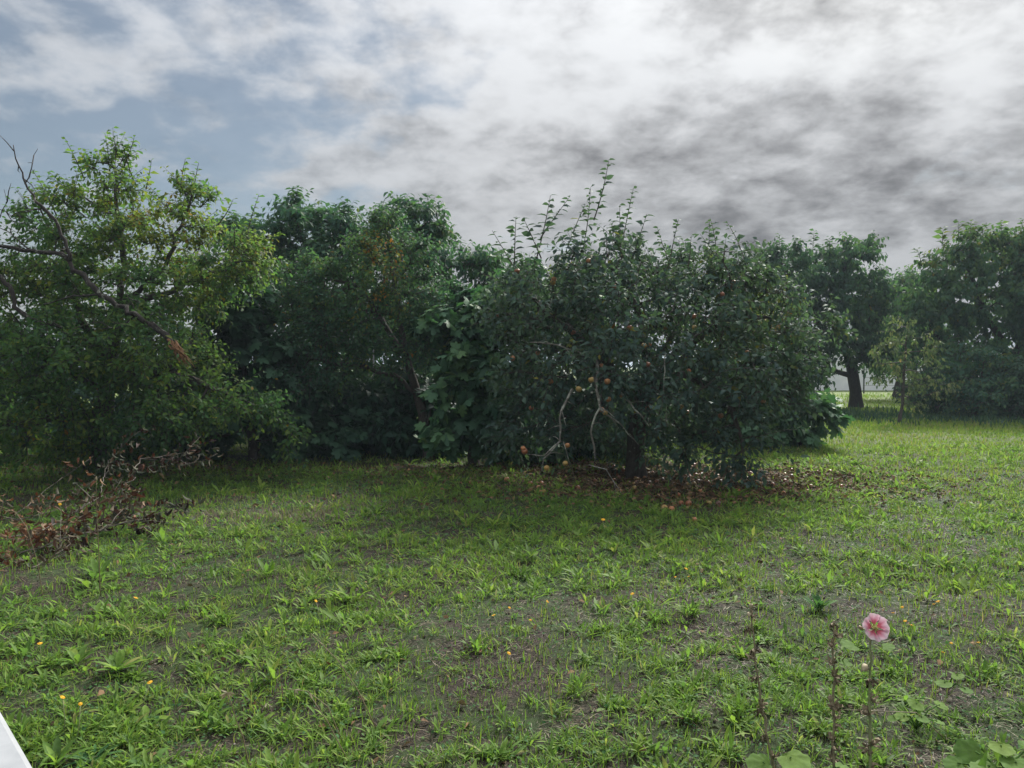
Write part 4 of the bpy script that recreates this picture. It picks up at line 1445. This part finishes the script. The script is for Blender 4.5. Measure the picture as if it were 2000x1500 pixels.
BROAD = arch_tpl(.16, .35, .7)
OBL = arch_tpl(.13, .25, .75)
rosette(180, 1468, 'star shaped weed rosette of pointed blue green leaves by the white ledge', 14, .15, .25, M_COVER, arch_tpl(.10, .25))
rosette(288, 1485, 'pale broad leaved rosette at the bottom edge right of the star shaped weed', 9, .12, .4, M_MALLOW, BROAD)
rosette(285, 1392, 'broad dock leaves with a pale drooping leaf near the bottom left', 8, .14, .35, M_TUFT, BROAD)
rosette(110, 1480, 'upright broad leaved weed right beside the white ledge', 10, .15, .7, M_TUFT, OBL)
rosette(1600, 1185, 'bushy dark green weed behind the left dried stalk', 16, .16, .8, M_COVER, OBL)
rosette(150, 1300, 'clump of broad upright leaves at the left of the lawn', 12, .16, .6, M_TUFT, OBL)
rosette(230, 1310, 'wide clump of pale lance leaves left of the dry oat heads', 14, .17, .5, M_TUFT, OBL)


# mallow leaves round the hollyhock: long stalks, round scalloped blades
def mallow(cx_, cy_, label, leaves):
    g = G(cx_, cy_)
    th = thing('mallow_plant', label, 'plant', g)
    for i, (px, py, h, s, tmid) in enumerate(leaves):
        p_ = G(px, py, h)
        bag = Bag()
        mid = (g + p_) / 2 + np.array([0, 0, .03])
        bag.add(*tube([g, mid, p_], [.004, .0035, .003], 5))
        st_ = ob('leaf_stalk', bag.mesh('leaf_stalk', M_MALLOW, g), th)
        az = math.atan2(p_[1] - g[1], p_[0] - g[0]) + random.gauss(0, .4)
        d = np.array([[math.cos(az), math.sin(az), -.15]])
        f_ = frames(d, np.array([[0, -.25, 1.0]]) + rng.normal(size=(1, 3)) * .25)[0]
        tv, tf = ROUND[i % 3]
        tt = np.full(len(tv), tmid)
        tt[0] += .15
        lo = ob('leaf', mesh('leaf', tv, tf, M_MALLOW, np.clip(tt, 0, 1)), th)
        pq = p_ - g - f_[1] * s * .3
        lo.matrix_local = Matrix([[f_[0][q] * s, f_[1][q] * s, f_[2][q] * s, pq[q]] for q in range(3)] + [[0, 0, 0, 1]])


mallow(1520, 1545, 'round pale mallow leaves at the bottom edge by the left dried stalk', [(1490, 1488, .12, .10, .6), (1545, 1478, .16, .12, .75), (1562, 1500, .12, .10, .5), (1640, 1498, .10, .07, .6)])
mallow(1790, 1420, 'small mallow plant with round leaves right of the hollyhock stem', [(1790, 1372, .12, .075, .7), (1765, 1398, .09, .06, .8), (1800, 1400, .10, .06, .55), (1835, 1376, .10, .06, .7), (1745, 1398, .08, .06, .6), (1830, 1408, .08, .05, .6)])
mallow(1960, 1530, 'largest mallow plant in the bottom right corner', [(1955, 1455, .17, .09, .85), (1905, 1468, .12, .12, .5), (1985, 1488, .14, .13, .55), (1930, 1495, .11, .11, .6), (2010, 1460, .14, .10, .5), (1870, 1490, .09, .08, .5)])
mallow(1850, 1340, 'mallow leaves standing far right beside the dry oat heads', [(1845, 1332, .10, .075, .6), (1870, 1318, .10, .06, .7), (1885, 1345, .08, .06, .5)])

# ------------------------------------------------------------------ hollyhocks
M_STEM = plain_mat('hollyhock_stem', (.13, .17, .07), (.22, .24, .12), 30, .6, .3)
M_DRYSTEM = plain_mat('dry_stem', (.13, .12, .07), (.24, .21, .13), 40, .7, .2)
M_POD = plain_mat('dry_pod', (.09, .075, .05), (.26, .21, .14), 90, .85, .15)
M_GPOD = plain_mat('pale_pod', (.25, .22, .14), (.36, .31, .20), 60, .7, .2)
M_PETAL = leaf_mat('petal', [(0, (.42, .30, .08)), (.16, (.36, .04, .08)), (.42, (.48, .06, .13)), (.64, (.68, .30, .42)), (1, (.82, .66, .73))], .6, .25, .25, (1, .9, .95))
M_CORE = plain_mat('flower_core', (.34, .36, .10), (.50, .46, .16), 120, .6, .2)


def pod_mesh(seed, mat, open_=True):
    r = np.random.default_rng(seed)
    V, T = [], []
    prof = [(.05, -.5), (.24, -.40), (.36, -.12), (.28, .05), (.12, .0), (0.0, -.1)] if open_ else [(.05, -.5), (.30, -.42), (.46, -.1), (.36, .3), (.12, .6), (0.0, .7)]
    ns = 9
    for (rad, z) in prof:
        for j in range(ns):
            a = j / ns * 6.283
            q = rad * (1 + .14 * math.cos(5 * a + seed) + .1 * (r.random() - .5))
            V.append((q * math.cos(a), q * math.sin(a), z + .06 * (r.random() - .5)))
    for i in range(len(prof) - 1):
        for j in range(ns):
            a, b = i * ns + j, i * ns + (j + 1) % ns
            T += [(a, b, b + ns), (a, b + ns, a + ns)]
    if open_:                                   # curled dry sepals round the pod
        for j in range(6):
            a = j / 6 * 6.283 + r.normal() * .2
            e = .5 + .5 * r.random()
            n0 = len(V)
            ca, sa = math.cos(a), math.sin(a)
            for (rad, z, w_) in ((.15, -.48, .12), (.60, -.35 + .2 * e, .26), (.95 + .2 * e, .05 + .3 * e, .20), (.75 + .5 * r.normal(), .45 + .5 * r.normal(), .02)):
                V += [(rad * ca - w_ * sa, rad * sa + w_ * ca, z), (rad * ca + w_ * sa, rad * sa - w_ * ca, z)]
            for i in range(3):
                b = n0 + 2 * i
                T += [(b, b + 1, b + 3), (b, b + 3, b + 2)]
    return mesh('seed_pod', np.array(V), T, mat)


PODS = [pod_mesh(k, M_POD) for k in range(4)]
GPOD = pod_mesh(9, M_GPOD, False)


def stalk(label, pts, d, mat, pods, r0=.006, dry=True):
    top = [P(a, b, d) for a, b in pts]
    base = top[0].copy()
    base[2] = hgt(base[0], base[1])
    th = thing('hollyhock', label, 'flower', base)
    q = subdivide([base] + top, .05)
    q[1:-1] += rng.normal(size=q[1:-1].shape) * (.004 if dry else .0015)
    bag = Bag()
    bag.add(*tube(q, np.linspace(r0, r0 * .55, len(q)), 7, wob=.2))
    ob('stem', bag.mesh('stem', mat, base), th)
    for i, (px, py, s, kind) in enumerate(pods):
        p_ = P(px, py, d)
        a = q[np.linalg.norm(q - p_, axis=1).argmin()]
        if kind == 'pod':
            o = ob('seed_pod', PODS[i % 4], th, tuple(p_ - base))
        else:
            o = ob('seed_pod', GPOD, th, tuple(p_ - base))
            o['label'] = 'closed pale seed pod'
        o.scale = (s * random.uniform(.7, 1.1), s * random.uniform(.7, 1.1), s * random.uniform(.8, 1.4))
        sd__ = unit(p_ - a + np.array([.001, -.01, .004]))
        o.rotation_euler = Vector(sd__ + np.array([0, -.3, .4])).to_track_quat('Z', 'Y').to_euler()
        if np.linalg.norm(p_ - a) > .012:
            bag = Bag()
            bag.add(*tube([a, (a + p_) / 2 + np.array([0, 0, -.004]), p_], [.003, .0025, .002], 5))
            ob('pod_stalk', bag.mesh('pod_stalk', mat, base), th)
    return th, base


stalk('left dried hollyhock stalk with brown curled pods and a pale top', [(1512, 1520), (1497, 1430), (1488, 1380), (1480, 1320), (1472, 1260), (1469, 1215), (1467, 1185)], 3.05, M_DRYSTEM,
      [(1467, 1184, .022, 'g'), (1463, 1200, .020, 'g'), (1470, 1202, .018, 'pod'), (1462, 1232, .018, 'pod'), (1474, 1272, .024, 'pod'), (1468, 1281, .022, 'pod'), (1472, 1327, .022, 'pod'), (1480, 1324, .016, 'pod'), (1489, 1375, .022, 'pod'), (1484, 1390, .024, 'pod'), (1493, 1440, .020, 'pod'), (1512, 1475, .020, 'pod')])
stalk('middle dried hollyhock stalk thick with brown curled pods left of pink flower', [(1628, 1520), (1628, 1450), (1629, 1380), (1630, 1320), (1630, 1270), (1629, 1212)], 3.0, M_DRYSTEM,
      [(1628, 1222, .022, 'pod'), (1635, 1238, .022, 'pod'), (1624, 1258, .022, 'pod'), (1638, 1283, .026, 'pod'), (1624, 1292, .020, 'pod'), (1632, 1318, .024, 'pod'), (1636, 1332, .022, 'pod'), (1626, 1375, .028, 'pod'), (1637, 1380, .030, 'pod'), (1632, 1398, .020, 'pod'), (1634, 1420, .022, 'pod'), (1624, 1440, .022, 'pod'), (1630, 1465, .026, 'pod'), (1627, 1482, .022, 'pod')])
DH = 2.95
hh, hb = stalk('hollyhock with one open pink flower and pale seed pods', [(1700, 1520), (1699, 1430), (1699, 1350), (1700, 1290), (1699, 1248), (1705, 1232)], DH, M_STEM,
               [(1689, 1304, .030, 'g'), (1701, 1332, .030, 'pod'), (1708, 1366, .028, 'pod'), (1692, 1390, .028, 'pod'), (1706, 1448, .030, 'pod'), (1692, 1463, .026, 'pod'), (1706, 1495, .026, 'pod'), (1681, 1226, .018, 'g')], .0065, False)
# the flower
fc = P(1707, 1226, DH - .03)
fn_ = unit(np.array([.06, -1.0, .42]))
fu = unit(np.array([0, 0, 1.0]) - fn_ * fn_[2])
fx = np.cross(fu, fn_)
B3 = np.stack([fx, fu, fn_])
fl = ob('flower', None, hh, tuple(fc - hb))
fl['label'] = 'open pale pink flower with crimson throat'
RAD = .050
for k_ in range(5):
    a0 = k_ * 2 * math.pi / 5 + .35
    V, t = [], []
    nu, nv = 9, 7
    for iv in range(nv):
        v = iv / (nv - 1)
        half = (.10 + .78 * v ** .7) * .92
        for iu in range(nu):
            u = iu / (nu - 1) * 2 - 1
            edge = 1 - .10 * abs(u) ** 3 - (.05 * math.cos(u * 9 + k_) + .04 * math.cos(u * 5 + 2 * k_)) * v ** 3
            r_ = RAD * (.10 + .94 * v * edge)
            a = a0 + u * half
            zz_ = RAD * (.05 + .30 * v ** 1.3 + (.10 * math.sin(u * 7 + k_ * 2) + .05 * math.sin(u * 13 + k_)) * v ** 2) + .0022 * (k_ % 2) + .0015 * u
            V.append(np.array([r_ * math.cos(a), r_ * math.sin(a), zz_]) @ B3)
            t.append(min(1, v * (1 + .12 * math.sin(u * 18 + k_))))
    T = []
    for iv in range(nv - 1):
        for iu in range(nu - 1):
            a, b = iv * nu + iu, iv * nu + iu + 1
            T += [(a, b, b + nu), (a, b + nu, a + nu)]
    ob('petal', mesh('petal', np.array(V), T, M_PETAL, t), fl)
bag = Bag()
for i in range(46):
    v = rng.random()
    a = rng.random() * 6.28
    rr_ = .0135 * math.sqrt(v)
    c_ = np.array([rr_ * math.cos(a), rr_ * math.sin(a), .006 + .012 * (1 - v) + .003 * rng.random()])
    e = .0022
    OV = np.array([(1, 0, 0), (-1, 0, 0), (0, 1, 0), (0, -1, 0), (0, 0, 1), (0, 0, -1)]) * e + c_
    OT = [(0, 2, 4), (2, 1, 4), (1, 3, 4), (3, 0, 4), (2, 0, 5), (1, 2, 5), (3, 1, 5), (0, 3, 5)]
    bag.add(OV @ B3, OT)
bag.add(*[x_ @ B3 if i == 0 else x_ for i, x_ in enumerate(tube([(0, 0, 0), (0, 0, .008), (0, 0, .016)], [.006, .008, .004], 8))])
ob('flower_core', bag.mesh('flower_core', M_CORE), fl)
bag = Bag()
for i in range(6):
    a = i / 6 * 6.283
    v = [np.array([.006 * math.cos(a + s * .5), .006 * math.sin(a + s * .5), -.006]) for s in (-1, 1)] + [np.array([.030 * math.cos(a), .030 * math.sin(a), .004])]
    bag.add(np.array(v) @ B3, [(0, 1, 2)])
ob('calyx', bag.mesh('calyx', M_STEM), fl)
# low leaves of the hollyhock
for px, py, h, s in [(1672, 1258, .55, .07), (1722, 1262, .50, .05), (1660, 1290, .42, .06)]:
    p_ = P(px, py, DH + .03)
    tv, tf = ROUND[px % 3]
    f_ = frames(np.array([[.8 if px > 1700 else -.9, -.3, .1]]), np.array([[0, -.3, 1.]]))[0]
    lo = ob('leaf', mesh('leaf', tv, tf, M_MALLOW, np.full(len(tv), .6)), hh)
    pq = p_ - hb
    lo.matrix_local = Matrix([[f_[0][q] * s, f_[1][q] * s, f_[2][q] * s, pq[q]] for q in range(3)] + [[0, 0, 0, 1]])

# ------------------------------------------------------------------ yellow flowers
M_YEL = plain_mat('yellow_petal', (.70, .36, .02), (.80, .50, .03), 60, .6, .2, .2)
V, T = [(0, 0, .10)], []
for i in range(16):
    a, b = i / 16 * 6.283, (i + .5) / 16 * 6.283
    V += [(.5 * math.cos(a), .5 * math.sin(a), .06 + .05 * (i % 2)), (.36 * math.cos(b), .36 * math.sin(b), .04)]
n = len(V) - 1
T = [(0, 1 + i, 1 + (i + 1) % n) for i in range(n)]
n0 = len(V)
for i in range(8):
    a = i / 8 * 6.283
    V.append((.15 * math.cos(a), .15 * math.sin(a), .16))
V.append((0, 0, .2))
T += [(n0 + i, n0 + (i + 1) % 8, n0 + 8) for i in range(8)] + [(0, n0 + i, n0 + (i + 1) % 8) for i in range(8)]
n1_ = len(V)
for i in range(8):
    a = i / 8 * 6.283
    V += [(.22 * math.cos(a), .22 * math.sin(a), .03), (.08 * math.cos(a), .08 * math.sin(a), -.18)]
for i in range(8):
    a, b = n1_ + 2 * i, n1_ + 2 * ((i + 1) % 8)
    T += [(a, b + 1, b), (a, a + 1, b + 1)]
YH = mesh('flower_head', np.array(V), T, M_YEL, smooth=False)
yf = [(265, 1168, .036, 'yellow flower right of the dry stalk, left part of the lawn'), (78, 1257, .032, 'yellow flower farthest left on the lawn'), (293, 1333, .032, 'yellow flower above the broad dock leaves, bottom left'),
      (122, 1362, .028, 'yellow flower just above the white ledge, left of a pair'), (157, 1375, .022, 'small yellow flower just above the white ledge, right of a pair'), (617, 1174, .028, 'yellow flower alone above the long leaning dry stalk'), (995, 1187, .024, 'yellow flower left of its two nearest in the middle lawn'), (1069, 1175, .028, 'middle one of three yellow flowers in the central lawn'),
      (1235, 1160, .034, 'yellow flower on the lawn in line below the apple trunk'), (964, 1202, .030, 'yellow flower on a dry looking stem in the central lawn'), (994, 1276, .028, 'yellow flower nearest the camera in the middle of the lawn'), (1036, 1211, .022, 'tiny lowest yellow flower of the central lawn group'), (1340, 1111, .036, 'largest of the small yellow flowers in the right middle lawn'), (1319, 1127, .024, 'small yellow flower just left below the largest one'), (1345, 1126, .022, 'small yellow flower directly below the largest one'),
      (1832, 1175, .036, 'yellow flower pair far right, taller one'), (1824, 1180, .026, 'yellow flower pair far right, lower one'), (1768, 1213, .026, 'upper yellow flower right beside the pink hollyhock flower'), (1780, 1221, .026, 'lower yellow flower right beside the pink hollyhock flower'), (1911, 1255, .026, 'yellow flower close to the right edge of the lawn'), (1842, 1274, .020, 'tiny yellow flower above the far right mallow leaves'),
      (1762, 1186, .024, 'small yellow flower up and right of the pink flower'), (1744, 1197, .022, 'small yellow flower closest above the pink flower'), (1178, 1015, .050, 'yellow flower in the grass in front of the apple tree'), (117, 985, .045, 'yellow flower behind the dead brush at the left'), (1858, 1256, .020, 'tiny yellow flower left of the right edge oat heads'), (75, 1000, .035, 'yellow flower among the rust leaved brush at the left')]
for px, py, s, lab in yf:
    h = .11 + .05 * random.random()
    p_ = G(px, py, h)
    g = np.array([p_[0] + random.gauss(0, .02), p_[1] + random.gauss(0, .02), 0])
    g[2] = hgt(g[0], g[1])
    th = thing('yellow_flower', lab or 'small yellow daisy like flower dotted in the open lawn', 'flower', g, 'small yellow flowers in the lawn')
    bag = Bag()
    bag.add(*tube([g, (g + p_) / 2 + np.array([.006, 0, 0]), p_], [.0022, .002, .0018], 5))
    ob('stem', bag.mesh('stem', M_STEM, g), th)
    o = ob('flower_head', YH, th, tuple(p_ - g))
    o.scale = (s * .95,) * 3
    o.rotation_euler = (random.uniform(.1, .7), random.uniform(-.3, .3), random.uniform(0, 6))

# ------------------------------------------------------------------ dry grass stalks
V, T = leaf_tpl([(.3, .12), (.65, .09)], .3, .1)
HUSK = mesh('seed_husk', V, T, M_STRAW, np.full(len(V), .7))


def dry_stalk(label, pts, husks, r0=.0028):
    """pts: base pixel on the ground, then (px, py) at the distance of the base"""
    g = G(*pts[0])
    q = subdivide([g] + [P(a[0], a[1], g[1] + (a[2] if len(a) > 2 else 0)) for a in pts[1:]], .05)
    th = thing('dry_stalk', label, 'grass stalk', g)
    bag = Bag()
    bag.add(*tube(q, np.linspace(r0, r0 * .5, len(q)), 5))
    ob('stem', bag.mesh('stem', M_STRAW, g), th)
    for i in range(husks):
        p_ = q[-1 - (i * 2) % max(2, len(q) // 3)]
        d = unit(np.array([rng.normal() * .6, rng.normal() * .4, -.3 + .5 * rng.normal()]))
        f_ = frames(d[None], rng.normal(size=(1, 3)))[0]
        lo = ob('seed_husk', HUSK, th)
        s = .03 + .015 * rng.random()
        pq = p_ - g
        lo.matrix_local = Matrix([[f_[0][j] * s, f_[1][j] * s, f_[2][j] * s, pq[j]] for j in range(3)] + [[0, 0, 0, 1]])


dry_stalk('tall upright dry grass stalk in front of the dead brush', [(196, 1165), (193, 1080), (188, 980), (188, 930)], 6, .004)
dry_stalk('bent dry stalk leaning left across the dead brush', [(84, 1170), (74, 1100), (52, 1030), (30, 1000), (-10, 985)], 6, .004)
dry_stalk('thin dry stalk forking up behind the upright one', [(178, 1100), (178, 1060), (185, 1040), (200, 1025)], 3)
dry_stalk('low dry stalk slanting right from the dead brush', [(75, 1120), (110, 1080), (150, 1045)], 2)
dry_stalk('long dry stalk leaning left in the lawn left of centre', [(735, 1425), (700, 1350), (660, 1290), (607, 1237)], 2, .003)
dry_stalk('dry oat stalk with hanging husks near the bottom left', [(488, 1500), (475, 1440), (463, 1410), (445, 1352)], 9, .003)
dry_stalk('arching dry oat stalk with drooping husks', [(672, 1450), (640, 1380), (600, 1350), (550, 1345), (520, 1372)], 8, .0025)
dry_stalk('straight dry stalk beside the leaning one at the bottom', [(680, 1490), (640, 1410), (610, 1365)], 2)
dry_stalk('dry oat heads at the right edge of the lawn', [(1918, 1340), (1912, 1310), (1908, 1260)], 8, .003)
dry_stalk('nearly flat dry stalk crossing the hollyhock stems', [(1850, 1440), (1790, 1392), (1700, 1388), (1640, 1386)], 2, .0025)

# ------------------------------------------------------------------ dead brush pile at the left
def cut_branch(label, pts, r0, leaf_pts, nleaf, tmid, side_n=6):
    """pts: (px, py, height above ground) along the branch; the ground point under each pixel is found at that height"""
    q = [G(a, b, max(h * .85, .02)) for a, b, h in pts]
    base = q[0].copy()
    base[2] = hgt(base[0], base[1])
    qq = subdivide(q, .07)
    qq[1:-1] += rng.normal(size=qq[1:-1].shape) * .008
    th = thing('cut_branch', label, 'branch', base, 'cut dead branches heaped at the left')
    bag = Bag()
    bag.add(*tube(qq, np.linspace(r0 * .65, r0 * .2, len(qq)), 6, wob=.2))
    ends = []
    for i in range(side_n):
        a = qq[int(len(qq) * (.25 + .7 * rng.random()))]
        dv = unit(unit(qq[-1] - qq[0]) * .8 + rng.normal(size=3) * .6 + np.array([0, 0, .1])) * (.15 + .35 * rng.random())
        if a[2] + dv[2] < .03:
            dv[2] = .05
        m_ = a + dv * .5 + rng.normal(size=3) * .02
        bag.add(*tube([a, m_, a + dv], [r0 * .4, r0 * .3, .0015], 4))
        ends += [m_, a + dv, a + dv * .8]
    ob('stem', bag.mesh('stem', M_TWIG, base), th)
    nleaf = int(nleaf * .9)
    if nleaf:
        src = np.array(ends + [G(a, b, max(h, .03)) for a, b, h in leaf_pts] * 3)
        c_ = src[rng.integers(0, len(src), nleaf)] + rng.normal(size=(nleaf, 3)) * np.array([.07, .06, .05])
        c_[:, 2] = np.maximum(c_[:, 2], .03)
        d = unit(rng.normal(size=(nleaf, 3)) + np.array([0, 0, -.9]))
        V, T, t = stamp(leaf_tpl([(.3, .20), (.68, .20)], .9, .7), c_, frames(d, rng.normal(size=(nleaf, 3))), .05 + .04 * rng.random(nleaf), np.clip(tmid + rng.normal(size=nleaf) * .2, 0, 1))
        ob('dead_leaves', mesh('dead_leaves', V - base, T, M_DEAD, t), th, kind='stuff')


cut_branch('long pale cut branch rising to the right through the dead brush', [(65, 1045, .12), (130, 1010, .22), (185, 978, .35), (230, 955, .45), (265, 932, .55)], .016, [(270, 925, .55), (245, 960, .4)], 60, .25)
cut_branch('upper cut branch arching over toward the shaded fig', [(250, 928, .55), (275, 897, .70), (310, 892, .72), (345, 893, .68), (372, 912, .6)], .009, [(285, 905, .62), (265, 920, .58), (300, 912, .6)], 130, .2)
cut_branch('upright dead twig with dark leaves at the top of the brush', [(196, 965, .3), (203, 930, .45), (212, 900, .62), (240, 872, .8)], .008, [(222, 905, .6), (244, 872, .8), (225, 895, .65)], 90, .15, 3)
cut_branch('pale twig reaching up left over the grass', [(10, 1020, .15), (45, 995, .28), (85, 960, .42), (122, 932, .55)], .008, [(80, 972, .38)], 26, .65, 3)
cut_branch('bundle branch lying flat at the left edge', [(-60, 1020, .1), (0, 1015, .16), (60, 1012, .18), (140, 985, .25)], .013, [(50, 1000, .18), (60, 1020, .15)], 70, .75)
cut_branch('rust leaved branch lying low at the far left', [(-80, 1060, .1), (0, 1050, .14), (60, 1045, .16), (110, 1040, .18)], .012, [(20, 1045, .14), (60, 1050, .12), (85, 1048, .15), (5, 1075, .08), (0, 1090, .08)], 190, .75)
cut_branch('dark leaved branch in the middle of the heap', [(40, 1080, .05), (100, 1060, .12), (170, 1040, .18), (230, 1020, .2)], .012, [(120, 1055, .1), (150, 1040, .14), (200, 1025, .15), (225, 1005, .2), (235, 990, .25)], 230, .3)
cut_branch('branch with hanging dark leaves at the right end of the heap', [(180, 1040, .08), (240, 1020, .18), (290, 1005, .25), (340, 995, .3), (372, 985, .33)], .009, [(240, 1000, .2), (265, 1018, .12), (295, 1030, .08), (300, 1020, .12), (305, 1012, .15), (362, 985, .3), (350, 990, .28)], 120, .12)
cut_branch('thin pale twig lying straight across the left edge', [(-30, 1054, .2), (20, 1053, .21), (68, 1053, .22)], .007, [], 0, .3, 1)
cut_branch('short stick half hidden below the rust leaves', [(60, 1110, .03), (100, 1090, .06), (140, 1075, .08)], .010, [(80, 1090, .05), (60, 1100, .05), (160, 1085, .05)], 90, .3)
cut_branch('reddish leafed branch end behind the upright dry stalk', [(140, 1000, .2), (200, 995, .28), (235, 975, .34), (275, 955, .4)], .009, [(240, 965, .35), (265, 960, .35), (220, 985, .28), (275, 975, .3)], 120, .45)

# ------------------------------------------------------------------ thin bluish haze volume added to lift the dark tones
bag = Bag()
box(bag, -1100, 1100, -200, 1300, -1.5, 12.5)
mh, k = new_mat('air')
pv = k.node('ShaderNodeVolumePrincipled')
pv.inputs['Color'].default_value = (.70, .85, 1.0, 1)
pv.inputs['Density'].default_value = .0007
pv.inputs['Anisotropy'].default_value = .1
om_ = k.node('ShaderNodeOutputMaterial')
mh.node_tree.links.new(pv.outputs[0], om_.inputs['Volume'])
tag(ob('haze', bag.mesh('haze', mh, smooth=False), kind='stuff'), 'thin bluish haze added over the whole garden to lift dark tones', 'haze')
